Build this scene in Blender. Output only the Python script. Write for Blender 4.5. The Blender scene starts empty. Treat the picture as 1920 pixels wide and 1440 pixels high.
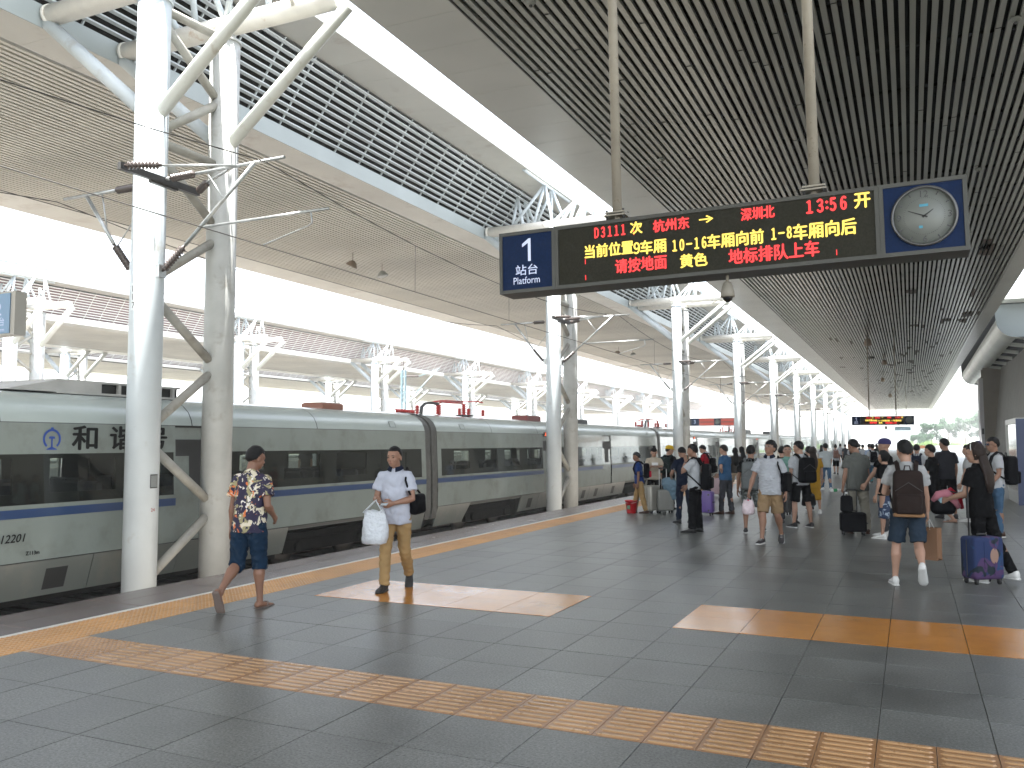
import bpy, bmesh, math, random
from mathutils import Vector, Matrix
import numpy as np
random.seed(7)
R_ = math.radians
# ------------------------------------------------------------------ camera
sc = bpy.context.scene
COL = sc.collection
EYE = Vector((0.0, 0.0, 1.677))
cam_d = bpy.data.cameras.new('camera'); cam = bpy.data.objects.new('camera', cam_d); COL.objects.link(cam)
_yaw, _pit, _rol = R_(24.656), R_(3.891), R_(-0.047)
F_ = Vector((-math.sin(_yaw)*math.cos(_pit), math.cos(_yaw)*math.cos(_pit), math.sin(_pit)))
Rt = Vector((math.cos(_yaw), math.sin(_yaw), 0.0)); Up = Rt.cross(F_)
Rx = Rt*math.cos(_rol)+Up*math.sin(_rol); Ux = Up*math.cos(_rol)-Rt*math.sin(_rol)
M = Matrix((Rx, Ux, -F_)).transposed().to_4x4(); M.translation = EYE
cam.matrix_world = M
cam_d.sensor_width = 36.0; cam_d.lens = 1623.7/1920*36; cam_d.clip_start = 0.05; cam_d.clip_end = 6000
sc.camera = cam
# ------------------------------------------------------------------ world, sun, exposure
SUN = Vector((-0.050, -0.30, 0.95)).normalized()
w = bpy.data.worlds.new('World'); sc.world = w; w.use_nodes = True
wn = w.node_tree.nodes; wl = w.node_tree.links; wn.clear()
sky = wn.new('ShaderNodeTexSky'); sky.sky_type = 'NISHITA'; sky.sun_disc = False
sky.sun_elevation = math.asin(SUN.z); sky.sun_rotation = math.atan2(SUN.x, SUN.y)
sky.air_density = 1.0; sky.dust_density = 1.5; sky.ozone_density = 1.0
bg = wn.new('ShaderNodeBackground'); bg.inputs['Strength'].default_value = 0.15
wo = wn.new('ShaderNodeOutputWorld')
hs = wn.new('ShaderNodeHueSaturation'); hs.inputs['Saturation'].default_value = 0.38; wl.new(sky.outputs[0], hs.inputs['Color']); wl.new(hs.outputs[0], bg.inputs[0]); wl.new(bg.outputs[0], wo.inputs[0])
sun_d = bpy.data.lights.new('sun', 'SUN'); sun_d.energy = 4.5; sun_d.angle = R_(0.53); sun_d.color = (1.0, 0.975, 0.93)
sun = bpy.data.objects.new('sun', sun_d); COL.objects.link(sun)
sun.rotation_euler = SUN.to_track_quat('Z', 'Y').to_euler()
sc.view_settings.view_transform = 'Standard'; sc.view_settings.look = 'None'
sc.view_settings.exposure = 2.45; sc.view_settings.gamma = 1.0; sc.view_settings.use_curve_mapping = False
sc.cycles.max_bounces = 8; sc.cycles.diffuse_bounces = 5; sc.cycles.glossy_bounces = 4; sc.cycles.transparent_max_bounces = 12
sc.cycles.sample_clamp_indirect = 8.0
sc.cycles.use_denoising = True
# ------------------------------------------------------------------ helpers
def mat(name, col, rough=0.5, metal=0.0, noise=None, bump=None, dirt=None, spec=None, coat=0.0, emit=None, sheen=0.0):
    """noise=(scale, amount, detail)  bump=(scale, strength)  dirt=(colour, scale, lo, hi)"""
    m = bpy.data.materials.new(name); m.use_nodes = True
    nt = m.node_tree; n = nt.nodes; l = nt.links
    b = n['Principled BSDF']
    b.inputs['Base Color'].default_value = (*col, 1); b.inputs['Roughness'].default_value = rough
    b.inputs['Metallic'].default_value = metal
    if spec is not None: b.inputs['Specular IOR Level'].default_value = spec
    if coat: b.inputs['Coat Weight'].default_value = coat; b.inputs['Coat Roughness'].default_value = 0.08
    if sheen: b.inputs['Sheen Weight'].default_value = sheen
    tc = n.new('ShaderNodeTexCoord'); out = None
    if noise:
        t = n.new('ShaderNodeTexNoise'); t.inputs['Scale'].default_value = noise[0]
        t.inputs['Detail'].default_value = noise[2] if len(noise) > 2 else 4
        l.new(tc.outputs['Object'], t.inputs['Vector'])
        mr = n.new('ShaderNodeMapRange'); mr.inputs[1].default_value = 0.3; mr.inputs[2].default_value = 0.7
        mr.inputs[3].default_value = 1-noise[1]; mr.inputs[4].default_value = 1+noise[1]
        l.new(t.outputs[0], mr.inputs[0])
        mx = n.new('ShaderNodeMix'); mx.data_type = 'RGBA'; mx.blend_type = 'MULTIPLY'; mx.inputs[0].default_value = 1
        mx.inputs[6].default_value = (*col, 1); l.new(mr.outputs[0], mx.inputs[7]); out = mx.outputs[2]
    if dirt:
        t = n.new('ShaderNodeTexNoise'); t.inputs['Scale'].default_value = dirt[1]; t.inputs['Detail'].default_value = 8
        t.inputs['Roughness'].default_value = 0.65
        l.new(tc.outputs['Object'], t.inputs['Vector'])
        mr = n.new('ShaderNodeMapRange'); mr.inputs[1].default_value = dirt[2]; mr.inputs[2].default_value = dirt[3]
        l.new(t.outputs[0], mr.inputs[0])
        mx = n.new('ShaderNodeMix'); mx.data_type = 'RGBA'
        l.new(mr.outputs[0], mx.inputs[0])
        if out: l.new(out, mx.inputs[6])
        else: mx.inputs[6].default_value = (*col, 1)
        mx.inputs[7].default_value = (*dirt[0], 1); out = mx.outputs[2]
    if out: l.new(out, b.inputs['Base Color'])
    if bump:
        t = n.new('ShaderNodeTexNoise'); t.inputs['Scale'].default_value = bump[0]; t.inputs['Detail'].default_value = 5
        l.new(tc.outputs['Object'], t.inputs['Vector'])
        bp = n.new('ShaderNodeBump'); bp.inputs['Strength'].default_value = bump[1]
        bp.inputs['Distance'].default_value = bump[2] if len(bump) > 2 else 0.02
        l.new(t.outputs[0], bp.inputs['Height']); l.new(bp.outputs[0], b.inputs['Normal'])
    if emit:
        b.inputs['Emission Color'].default_value = (*emit[0], 1); b.inputs['Emission Strength'].default_value = emit[1]
    return m
class MB:
    def __init__(s): s.v = []; s.f = []; s.s = []
    def add(s, vs, fs, sm=False):
        o = len(s.v); s.v += [tuple(p) for p in vs]; s.f += [tuple(i+o for i in f) for f in fs]
        s.s += (sm if isinstance(sm, list) else [sm]*len(fs)); return s
    def box(s, x0, x1, y0, y1, z0, z1, mtx=None):
        p = [(x0,y0,z0),(x1,y0,z0),(x1,y1,z0),(x0,y1,z0),(x0,y0,z1),(x1,y0,z1),(x1,y1,z1),(x0,y1,z1)]
        if mtx is not None: p = [mtx @ Vector(q) for q in p]
        return s.add(p, [(0,3,2,1),(4,5,6,7),(0,1,5,4),(1,2,6,5),(2,3,7,6),(3,0,4,7)])
    def bbox(s, x0, x1, y0, y1, z0, z1, b, mtx=None):
        """box whose top edges are chamfered by b"""
        p = [(x0,y0,z0),(x1,y0,z0),(x1,y1,z0),(x0,y1,z0),(x0,y0,z1-b),(x1,y0,z1-b),(x1,y1,z1-b),(x0,y1,z1-b),
             (x0+b,y0+b,z1),(x1-b,y0+b,z1),(x1-b,y1-b,z1),(x0+b,y1-b,z1)]
        if mtx is not None: p = [mtx @ Vector(q) for q in p]
        f = [(8,9,10,11)]
        for i in range(4):
            j = (i+1) % 4; f += [(i,j,4+j,4+i),(4+i,4+j,8+j,8+i)]
        return s.add(p, f)
    def prism(s, prof, y0, y1, cap=True, sm=False):
        """closed profile [(x,z)] extruded along Y"""
        n = len(prof)
        p = [(x,y0,z) for x,z in prof]+[(x,y1,z) for x,z in prof]
        f = [(i,(i+1)%n,n+(i+1)%n,n+i) for i in range(n)]; sl = [sm]*n
        if cap: f += [tuple(range(n-1,-1,-1)), tuple(range(n,2*n))]; sl += [False, False]
        return s.add(p, f, sl)
    def strip(s, prof, y0, y1, t=0.0, sm=False):
        """open profile [(x,z)] extruded along Y"""
        n = len(prof)
        p = [(x,y0,z) for x,z in prof]+[(x,y1,z) for x,z in prof]
        return s.add(p, [(i,i+1,n+i+1,n+i) for i in range(n-1)], sm)
    def tube(s, a, b, r0, r1=None, seg=16, cap=True):
        a = Vector(a); b = Vector(b); r1 = r0 if r1 is None else r1
        d = (b-a).normalized(); u = d.orthogonal().normalized(); v = d.cross(u)
        p = []
        for c, r in ((a, r0), (b, r1)):
            for i in range(seg):
                t = 2*math.pi*i/seg; p.append(c+(u*math.cos(t)+v*math.sin(t))*r)
        f = [(i,(i+1)%seg,seg+(i+1)%seg,seg+i) for i in range(seg)]; sl = [True]*seg
        if cap: f += [tuple(range(seg-1,-1,-1)), tuple(range(seg,2*seg))]; sl += [False, False]
        return s.add(p, f, sl)
    def path(s, pts, r, seg=8):
        pts = [Vector(p) for p in pts]
        n = len(pts); rings = []; u = None
        for i, c in enumerate(pts):
            d = (pts[min(i+1,n-1)]-pts[max(i-1,0)]).normalized()
            if u is None: u = d.orthogonal().normalized()
            else: u = (u-d*u.dot(d)).normalized()
            v = d.cross(u); rr = r[i] if isinstance(r, (list, tuple)) else r
            rings.append([c+(u*math.cos(2*math.pi*k/seg)+v*math.sin(2*math.pi*k/seg))*rr for k in range(seg)])
        p = [q for g in rings for q in g]
        f = [(i*seg+k, i*seg+(k+1)%seg, (i+1)*seg+(k+1)%seg, (i+1)*seg+k) for i in range(n-1) for k in range(seg)]
        sl = [True]*len(f)
        f += [tuple(range(seg-1,-1,-1)), tuple(range((n-1)*seg, n*seg))]; sl += [False, False]
        return s.add(p, f, sl)
    def lathe(s, prof, mtx=None, seg=20):
        """prof [(r, z)] about Z"""
        n = len(prof); p = []
        for r, z in prof:
            for k in range(seg):
                t = 2*math.pi*k/seg; q = Vector((r*math.cos(t), r*math.sin(t), z)); p.append(mtx @ q if mtx is not None else q)
        f = [(i*seg+k, i*seg+(k+1)%seg, (i+1)*seg+(k+1)%seg, (i+1)*seg+k) for i in range(n-1) for k in range(seg)]
        sl = [True]*len(f)
        f += [tuple(range(seg-1,-1,-1)), tuple(range((n-1)*seg, n*seg))]; sl += [False, False]
        return s.add(p, f, sl)
    def ell(s, c, r, seg=16, ring=10, mtx=None):
        p = []; c = Vector(c)
        for i in range(ring+1):
            a = math.pi*i/ring
            for k in range(seg):
                t = 2*math.pi*k/seg
                q = Vector((r[0]*math.sin(a)*math.cos(t), r[1]*math.sin(a)*math.sin(t), r[2]*math.cos(a)))
                if mtx is not None: q = mtx @ q
                p.append(c+q)
        f = [(i*seg+k, (i+1)*seg+k, (i+1)*seg+(k+1)%seg, i*seg+(k+1)%seg) for i in range(ring) for k in range(seg)]
        return s.add(p, f, True)
    def mesh(s, name, m=None):
        me = bpy.data.meshes.new(name); me.from_pydata(s.v, [], s.f)
        me.polygons.foreach_set('use_smooth', s.s)
        if m: me.materials.append(m)
        me.update(); return me
    def build(s, name, m=None, parent=None, **kw):
        return link(name, s.mesh(name, m), parent, **kw)
def link(name, me, parent=None, loc=None, label=None, kind=None):
    o = bpy.data.objects.new(name, me); COL.objects.link(o)
    if parent is not None: o.parent = parent
    if loc is not None: o.location = loc
    if label: o['label'] = label
    if kind: o['kind'] = kind
    return o
def thing(name, label, cat, loc=(0,0,0), rotz=0.0, group=None):
    o = bpy.data.objects.new(name, None); COL.objects.link(o); o.empty_display_size = 0.1
    o.location = loc; o.rotation_euler = (0,0,rotz); o['label'] = label; o['category'] = cat
    if group: o['group'] = group
    return o
def tag(o, label, cat, group=None):
    o['label'] = label; o['category'] = cat
    if group: o['group'] = group
    return o
def struct(o): o['kind'] = 'structure'; return o
def copy_tree(o, parent=None):
    c = o.copy(); COL.objects.link(c)
    if parent is not None: c.parent = parent
    for ch in list(o.children): copy_tree(ch, c)
    return c
# ------------------------------------------------------------------ shared materials
M_white = mat('white_steel_paint', (0.50,0.55,0.57), 0.38, noise=(2.0,0.06), dirt=((0.30,0.27,0.22),1.7,0.60,0.80), bump=(14,0.15,0.01))
M_white_b = mat('grey_white_steel_paint', (0.42,0.43,0.41), 0.42, noise=(2.0,0.12), dirt=((0.22,0.19,0.15),1.9,0.56,0.78), bump=(30,0.3,0.01))
M_brace = mat('weathered_brace_paint', (0.34,0.33,0.29), 0.5, noise=(5.0,0.12), dirt=((0.14,0.12,0.09),4,0.55,0.85), bump=(40,0.3,0.01))
M_strut = mat('strut_paint', (0.58,0.60,0.56), 0.4, noise=(1.0,0.08), dirt=((0.35,0.31,0.24),3,0.58,0.8))
M_beam = mat('beam_paint_rusty', (0.72,0.70,0.64), 0.4, noise=(3,0.08), dirt=((0.42,0.27,0.15),2.3,0.60,0.75))
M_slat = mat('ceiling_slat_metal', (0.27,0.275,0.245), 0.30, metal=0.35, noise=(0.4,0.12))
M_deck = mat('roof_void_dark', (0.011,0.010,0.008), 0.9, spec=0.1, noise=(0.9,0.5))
M_louvf = mat('louvre_sunlit_white', (0.82,0.82,0.80), 0.5)  # far louvres and fascia: strong sunlight put into a paler colour
M_deckf = mat('louvre_backing_sunlit', (0.26,0.16,0.17), 0.9)  # lighter than the near backing: sun through the louvres put into the colour
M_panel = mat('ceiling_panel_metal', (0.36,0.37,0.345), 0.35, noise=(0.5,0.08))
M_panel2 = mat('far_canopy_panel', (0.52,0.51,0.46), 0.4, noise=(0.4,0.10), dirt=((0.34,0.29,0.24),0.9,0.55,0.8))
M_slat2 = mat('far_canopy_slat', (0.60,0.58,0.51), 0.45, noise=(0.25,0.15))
M_fascia = mat('fascia_blue_grey', (0.34,0.38,0.38), 0.4, noise=(0.6,0.08))
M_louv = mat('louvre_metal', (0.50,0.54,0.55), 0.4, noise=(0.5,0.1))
M_roof = mat('roof_sheet', (0.55,0.56,0.56), 0.5)
M_pole = mat('sign_pole_paint', (0.30,0.27,0.22), 0.45, noise=(6,0.1), dirt=((0.16,0.11,0.07),12,0.6,0.75))
M_dark = mat('dark_steel', (0.05,0.05,0.05), 0.5, noise=(6,0.2))
M_black = mat('black_rubber', (0.012,0.012,0.013), 0.6)
M_galv = mat('galvanised_steel', (0.42,0.44,0.44), 0.35, metal=0.7, noise=(12,0.15))
M_insul = mat('brown_insulator', (0.07,0.055,0.05), 0.25)
M_wire = mat('wire_dark', (0.03,0.028,0.025), 0.5)
# ------------------------------------------------------------------ floor materials
def paving_mat(name, base, var, x0, dx, y0, dy, rough, rvar=0.08, speck=0.5, dirt_=0.18):
    m = bpy.data.materials.new(name); m.use_nodes = True; nt = m.node_tree; n = nt.nodes; l = nt.links
    b = n['Principled BSDF']; g = n.new('ShaderNodeNewGeometry')
    sub = n.new('ShaderNodeVectorMath'); sub.operation = 'SUBTRACT'; sub.inputs[1].default_value = (x0,y0,0); l.new(g.outputs['Position'], sub.inputs[0])
    div = n.new('ShaderNodeVectorMath'); div.operation = 'DIVIDE'; div.inputs[1].default_value = (dx,dy,1000); l.new(sub.outputs[0], div.inputs[0])
    fl = n.new('ShaderNodeVectorMath'); fl.operation = 'FLOOR'; l.new(div.outputs[0], fl.inputs[0])
    wn_ = n.new('ShaderNodeTexWhiteNoise'); wn_.noise_dimensions = '3D'; l.new(fl.outputs[0], wn_.inputs['Vector'])
    mr = n.new('ShaderNodeMapRange'); mr.inputs[3].default_value = 1-var; mr.inputs[4].default_value = 1+var; l.new(wn_.outputs['Value'], mr.inputs[0])
    c1 = n.new('ShaderNodeMix'); c1.data_type = 'RGBA'; c1.blend_type = 'MULTIPLY'; c1.inputs[0].default_value = 1
    c1.inputs[6].default_value = (*base,1); l.new(mr.outputs[0], c1.inputs[7])
    t = n.new('ShaderNodeTexNoise'); t.inputs['Scale'].default_value = 62; t.inputs['Detail'].default_value = 3; t.inputs['Roughness'].default_value = 0.75; l.new(g.outputs['Position'], t.inputs['Vector'])
    mr2 = n.new('ShaderNodeMapRange'); mr2.inputs[1].default_value = 0.3; mr2.inputs[2].default_value = 0.7
    mr2.inputs[3].default_value = 1-speck; mr2.inputs[4].default_value = 1+speck; l.new(t.outputs[0], mr2.inputs[0])
    c2 = n.new('ShaderNodeMix'); c2.data_type = 'RGBA'; c2.blend_type = 'MULTIPLY'; c2.inputs[0].default_value = 1
    l.new(c1.outputs[2], c2.inputs[6]); l.new(mr2.outputs[0], c2.inputs[7])
    t3 = n.new('ShaderNodeTexNoise'); t3.inputs['Scale'].default_value = 1.3; t3.inputs['Detail'].default_value = 9; t3.inputs['Roughness'].default_value = 0.7
    l.new(g.outputs['Position'], t3.inputs['Vector'])
    mr3 = n.new('ShaderNodeMapRange'); mr3.inputs[1].default_value = 0.35; mr3.inputs[2].default_value = 0.7
    mr3.inputs[3].default_value = 1-dirt_; mr3.inputs[4].default_value = 1+dirt_*.8; l.new(t3.outputs[0], mr3.inputs[0])
    c3 = n.new('ShaderNodeMix'); c3.data_type = 'RGBA'; c3.blend_type = 'MULTIPLY'; c3.inputs[0].default_value = 1
    l.new(c2.outputs[2], c3.inputs[6]); l.new(mr3.outputs[0], c3.inputs[7])
    l.new(c3.outputs[2], b.inputs['Base Color'])
    mr4 = n.new('ShaderNodeMapRange'); mr4.inputs[1].default_value = 0.3; mr4.inputs[2].default_value = 0.75
    mr4.inputs[3].default_value = rough-rvar; mr4.inputs[4].default_value = rough+rvar; l.new(t3.outputs[0], mr4.inputs[0])
    l.new(mr4.outputs[0], b.inputs['Roughness'])
    bp = n.new('ShaderNodeBump'); bp.inputs['Strength'].default_value = 0.12; bp.inputs['Distance'].default_value = 0.004
    l.new(t.outputs[0], bp.inputs['Height']); l.new(bp.outputs[0], b.inputs['Normal'])
    return m
TX, TDX, TY, TDY = -0.82, 0.6, 6.66, 0.61
M_paver = paving_mat('grey_granite_paver', (0.118,0.122,0.112), 0.14, TX, TDX, TY, TDY, 0.36, 0.035, 0.75, 0.30)
M_edge = paving_mat('brown_granite_edge', (0.115,0.088,0.078), 0.16, -7.68, 0.42, TY, 1.22, 0.26, 0.03, 0.2)
M_paint = paving_mat('orange_floor_paint', (0.50,0.205,0.036), 0.05, TX, TDX, TY, TDY, 0.19, 0.05, 0.06)
M_tact = paving_mat('orange_tactile_tile', (0.43,0.255,0.125), 0.07, TX, 0.3, TY, 0.305, 0.28, 0.05, 0.06)
M_tact2 = paving_mat('orange_warning_tile', (0.48,0.25,0.085), 0.07, TX, 0.3, TY, 0.305, 0.33, 0.05, 0.06)
M_wline = mat('white_line_paint', (0.62,0.62,0.58), 0.35, noise=(9,0.1))
M_joint = mat('dark_joint', (0.035,0.036,0.034), 0.8)
M_conc = mat('concrete', (0.30,0.29,0.27), 0.8, noise=(1.5,0.15), bump=(20,0.2))
M_ball = mat('ballast', (0.20,0.175,0.15), 0.9, noise=(18,0.5), bump=(14,0.8,0.06))
M_ground = mat('ground', (0.24,0.24,0.19), 0.9, noise=(0.05,0.3))
# ------------------------------------------------------------------ ground, tracks, platforms
struct(MB().box(-500,300,-120,900,-1.9,-1.62).build('ground', M_ground))
PLATS = [(-8.10, 16.0), (-27.2, -16.75), (-64.0, -52.7), (-84.0,-73.0)]
struct(MB().box(-96,-8.3,-40,420,-1.66,-1.50).build('track_bed', M_ball))
Yn, Yf = -14.0, 236.0
plat = struct(MB().box(-8.02,16,Yn,Yf,-1.62,-0.05).build('platform', M_conc))
# paving of the near platform: nearest 300 pavers single, the rest joined
cand = []
nx0 = -10
for m_ in range(-16, 190):
    for n_ in range(nx0, 27):
        xa = TX+TDX*n_; xb = xa+TDX; ya = TY+TDY*m_; yb = ya+TDY
        xa = max(xa, -6.575)
        if xb-xa < 0.05: continue
        if m_ == -3: 
            continue                      # the tactile strip crosses here
        cand.append((xa, xb, ya, yb))
def gaps(ya):  # wider movement joints every nine rows
    k = round((ya-TY)/TDY)
    return 0.006 if k % 9 == 0 else 0.002
def inview(x, y):
    d = Vector((x,y,0))-EYE; z = d.dot(F_)
    if z < 0.5: return False
    u = d.dot(Rx)/z; v = d.dot(Ux)/z
    return abs(u) < 0.62 and abs(v) < 0.47
vis = sorted([c for c in cand if inview((c[0]+c[1])/2, (c[2]+c[3])/2)], key=lambda c: ((c[0]+c[1])/2)**2+((c[2]+c[3])/2)**2)
near = set(vis[:290])
full = MB().bbox(0.0025, TDX-0.0025, 0.0025, TDY-0.0025, -0.05, 0, 0.002).mesh('paver', M_paver)
rest = MB()
for c in cand:
    xa, xb, ya, yb = c; g = gaps(ya); g2 = gaps(yb)
    if c in near and xb-xa > 0.55 and g < 0.005 and g2 < 0.005:
        o = link('paver', full, plat, (xa, ya, random.uniform(-0.0007, 0.0007)))
    elif c in near:
        MB().bbox(xa+0.0025, xb-0.0025, ya+g, yb-g2, -0.05, 0, 0.002).build('paver', M_paver, plat)
    else:
        rest.bbox(xa+0.0025, xb-0.0025, ya+g, yb-g2, -0.05, 0, 0.002)
rest.build('paving', M_paver, plat, kind='stuff')
MB().box(-6.575,16,TY+TDY*190,Yf,-0.05,0).build('far_paving', M_paver, plat)
# brown granite edge, white line
edge_rest = MB()
for m_ in range(-10, 186):
    for k, (xa, xb) in enumerate(((-8.10,-7.68),(-7.68,-7.25))):
        ya = TY+1.22*m_; g = 0.006 if (m_*2) % 9 == 0 else 0.003
        b_ = MB()
        tgt = b_ if -1 <= m_ < 14 else edge_rest
        tgt.bbox(xa+0.002, xb-0.002, ya+g, ya+1.22-0.003, -0.12, 0, 0.003)
        if tgt is b_: b_.build('edge_slab', M_edge, plat)
edge_rest.build('edge_paving', M_edge, plat, kind='stuff')
MB().box(-7.245,-7.185,Yn,Yf,-0.05,0.001).build('white_line', M_wline, plat)
# tactile tiles
M_tgrv = paving_mat('tactile_groove', (0.31,0.155,0.062), 0.08, TX, 0.3, TY, 0.305, 0.33, 0.05, 0.08)
def dot_tile(n, hi=True):
    b = MB().bbox(0.002,0.298,0.002,0.303,-0.05,0.0,0.002)
    for i in range(n):
        for j in range(n):
            cx = 0.3*(i+0.5)/n; cy = 0.305*(j+0.5)/n; r = 0.30/n*0.34
            p = [(cx+r*math.cos(t*math.pi/3), cy+r*math.sin(t*math.pi/3), 0.0) for t in range(6)]+[(cx+r*.6*math.cos(t*math.pi/3), cy+r*.6*math.sin(t*math.pi/3), 0.005) for t in range(6)]
            b.add(p, [(t,(t+1)%6,6+(t+1)%6,6+t) for t in range(6)]+[tuple(range(6,12))], False)
    return b
def bar_tile():
    b = MB().bbox(0.002,0.298,0.002,0.303,-0.05,0.0,0.002)
    for j in range(4):
        cy = 0.305*(j+0.5)/4; w_ = 0.021; x0_, x1_ = 0.016, 0.284
        lo = [(x0_,cy,0),(x0_+w_,cy-w_,0),(x1_-w_,cy-w_,0),(x1_,cy,0),(x1_-w_,cy+w_,0),(x0_+w_,cy+w_,0)]
        hi = [(x0_+.011,cy,.006),(x0_+w_+.003,cy-w_*.5,.006),(x1_-w_-.003,cy-w_*.5,.006),(x1_-.011,cy,.006),(x1_-w_-.003,cy+w_*.5,.006),(x0_+w_+.003,cy+w_*.5,.006)]
        b.add(lo+hi, [(t,(t+1)%6,6+(t+1)%6,6+t) for t in range(6)]+[tuple(range(6,12))], False)
    return b
me_dot = dot_tile(6).mesh('warning_tile', M_tact2); me_dotc = dot_tile(6).mesh('corner_tile', M_tact); me_bar = bar_tile().mesh('guiding_tile', M_tgrv); me_bar.materials.append(M_tact)
for i_, f_ in enumerate(me_bar.polygons): f_.material_index = 0 if i_ < 9 else 1
for me_ in (me_dot, me_dotc):
    me_.materials.append(M_tgrv)
    for i_, f_ in enumerate(me_.polygons): f_.material_index = 1 if i_ < 9 and me_ is me_dotc else 0
base_tile = dot_tile(6)
far_t = MB(); k = 0
for j in range(-12, 240):
    for xa in (-7.175, -6.875):
        ya = TY+0.305*j
        if ya < 3.0 or j < -12: continue
        if k < 220:
            link('warning_tile', me_dot, plat, (xa, ya, 0)); k += 1
        else:
            far_t.bbox(xa+.002, xa+.298, ya+.002, ya+.303, -.05, 0.001, .002)
far_t.build('warning_paving', M_tact2, plat, kind='stuff')
MB().box(-7.175,-6.575,TY+0.305*240,Yf,-0.05,0.001).build('far_warning_strip', M_tact2, plat)
MB().box(-7.175,-6.575,Yn,3.0,-0.05,0.001).build('near_warning_strip', M_tact2, plat)
ystr = TY-3*TDY
for q in range(0, 40):
    for s_ in (0, 1):
        xa = -6.52-0.0+0.3*q+ (TX-0.3*19+6.52)   # aligned with the paver joints
        me = me_dotc if q < 2 else me_bar
        if q == 0: xa = -6.52
        link('corner_tile' if q < 2 else 'guiding_tile', me, plat, (xa, ystr+0.305*s_, 0.0005))
MB().box(-6.574,-6.50,ystr,ystr+0.61,-0.05,-0.001).build('tile_infill', M_tact, plat)
# painted orange waiting areas (two paver rows deep)
def painted(x0, x1, lab):
    t = thing('painted_marking', lab, 'floor marking', ((x0+x1)/2, TY+3*TDY, 0.0), group='orange painted queue markings')
    xs = sorted(set([x0, x1]+[TX+TDX*i for i in range(-12, 28) if x0+0.05 < TX+TDX*i < x1-0.05]))
    for a, b_ in zip(xs, xs[1:]):
        for r in (2, 3):
            ya = TY+TDY*r
            o = MB().box(a+0.0025, b_-0.0025, ya+0.0015, ya+TDY-0.0015, 0.0008, 0.0035).build('painted_tile', M_paint, t)
            o.matrix_parent_inverse = Matrix.Translation(-Vector(t.location))
painted(-6.02, -3.22, 'glossy orange painted rectangle under the man carrying the white plastic bag')
painted(-2.02, 5.0, 'long glossy orange painted band on the right, running out of the picture')
# the other platforms
M_plat2 = mat('far_platform_paving', (0.34,0.33,0.31), 0.5, noise=(0.8,0.12))
for i, (a, b_) in enumerate(PLATS[1:]):
    p = MB().box(a, b_, Yn, Yf, -1.62, -0.02); o = struct(p.build('platform', M_conc))
    MB().box(a+.05, b_-.05, Yn, Yf, -0.018, -0.002).build('platform_surface', M_plat2, o)
    for xx in (a+0.85, b_-1.5): MB().box(xx, xx+.6, Yn, Yf, -0.001, 0.004).build('yellow_strip', M_tact2, o)
# rails
M_rail = mat('rail_steel', (0.25,0.20,0.17), 0.4, metal=0.6, noise=(8,0.3))
M_slp = mat('sleeper_concrete', (0.32,0.31,0.29), 0.8)
for cx in (-9.9, -14.86, -29.2, -34.2, -40.5, -45.6, -50.9, -66.0):
    t = struct(MB().box(cx-1.3, cx+1.3, -40, 420, -1.50, -1.46).build('track', M_ball))
    for sx in (-0.75, 0.75):
        MB().prism([(cx+sx-.07,-1.40),(cx+sx+.07,-1.40),(cx+sx+.02,-1.38),(cx+sx+.02,-1.29),(cx+sx+.036,-1.28),(cx+sx+.036,-1.25),(cx+sx-.036,-1.25),(cx+sx-.036,-1.28),(cx+sx-.02,-1.29),(cx+sx-.02,-1.38)], -40, 420).build('rail', M_rail, t)
    s_ = MB()
    for i in range(0, 420): s_.box(cx-1.2, cx+1.2, -30+i*0.6, -30+i*0.6+.24, -1.46, -1.40)
    s_.build('sleepers', M_slp, t, kind='stuff')
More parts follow.
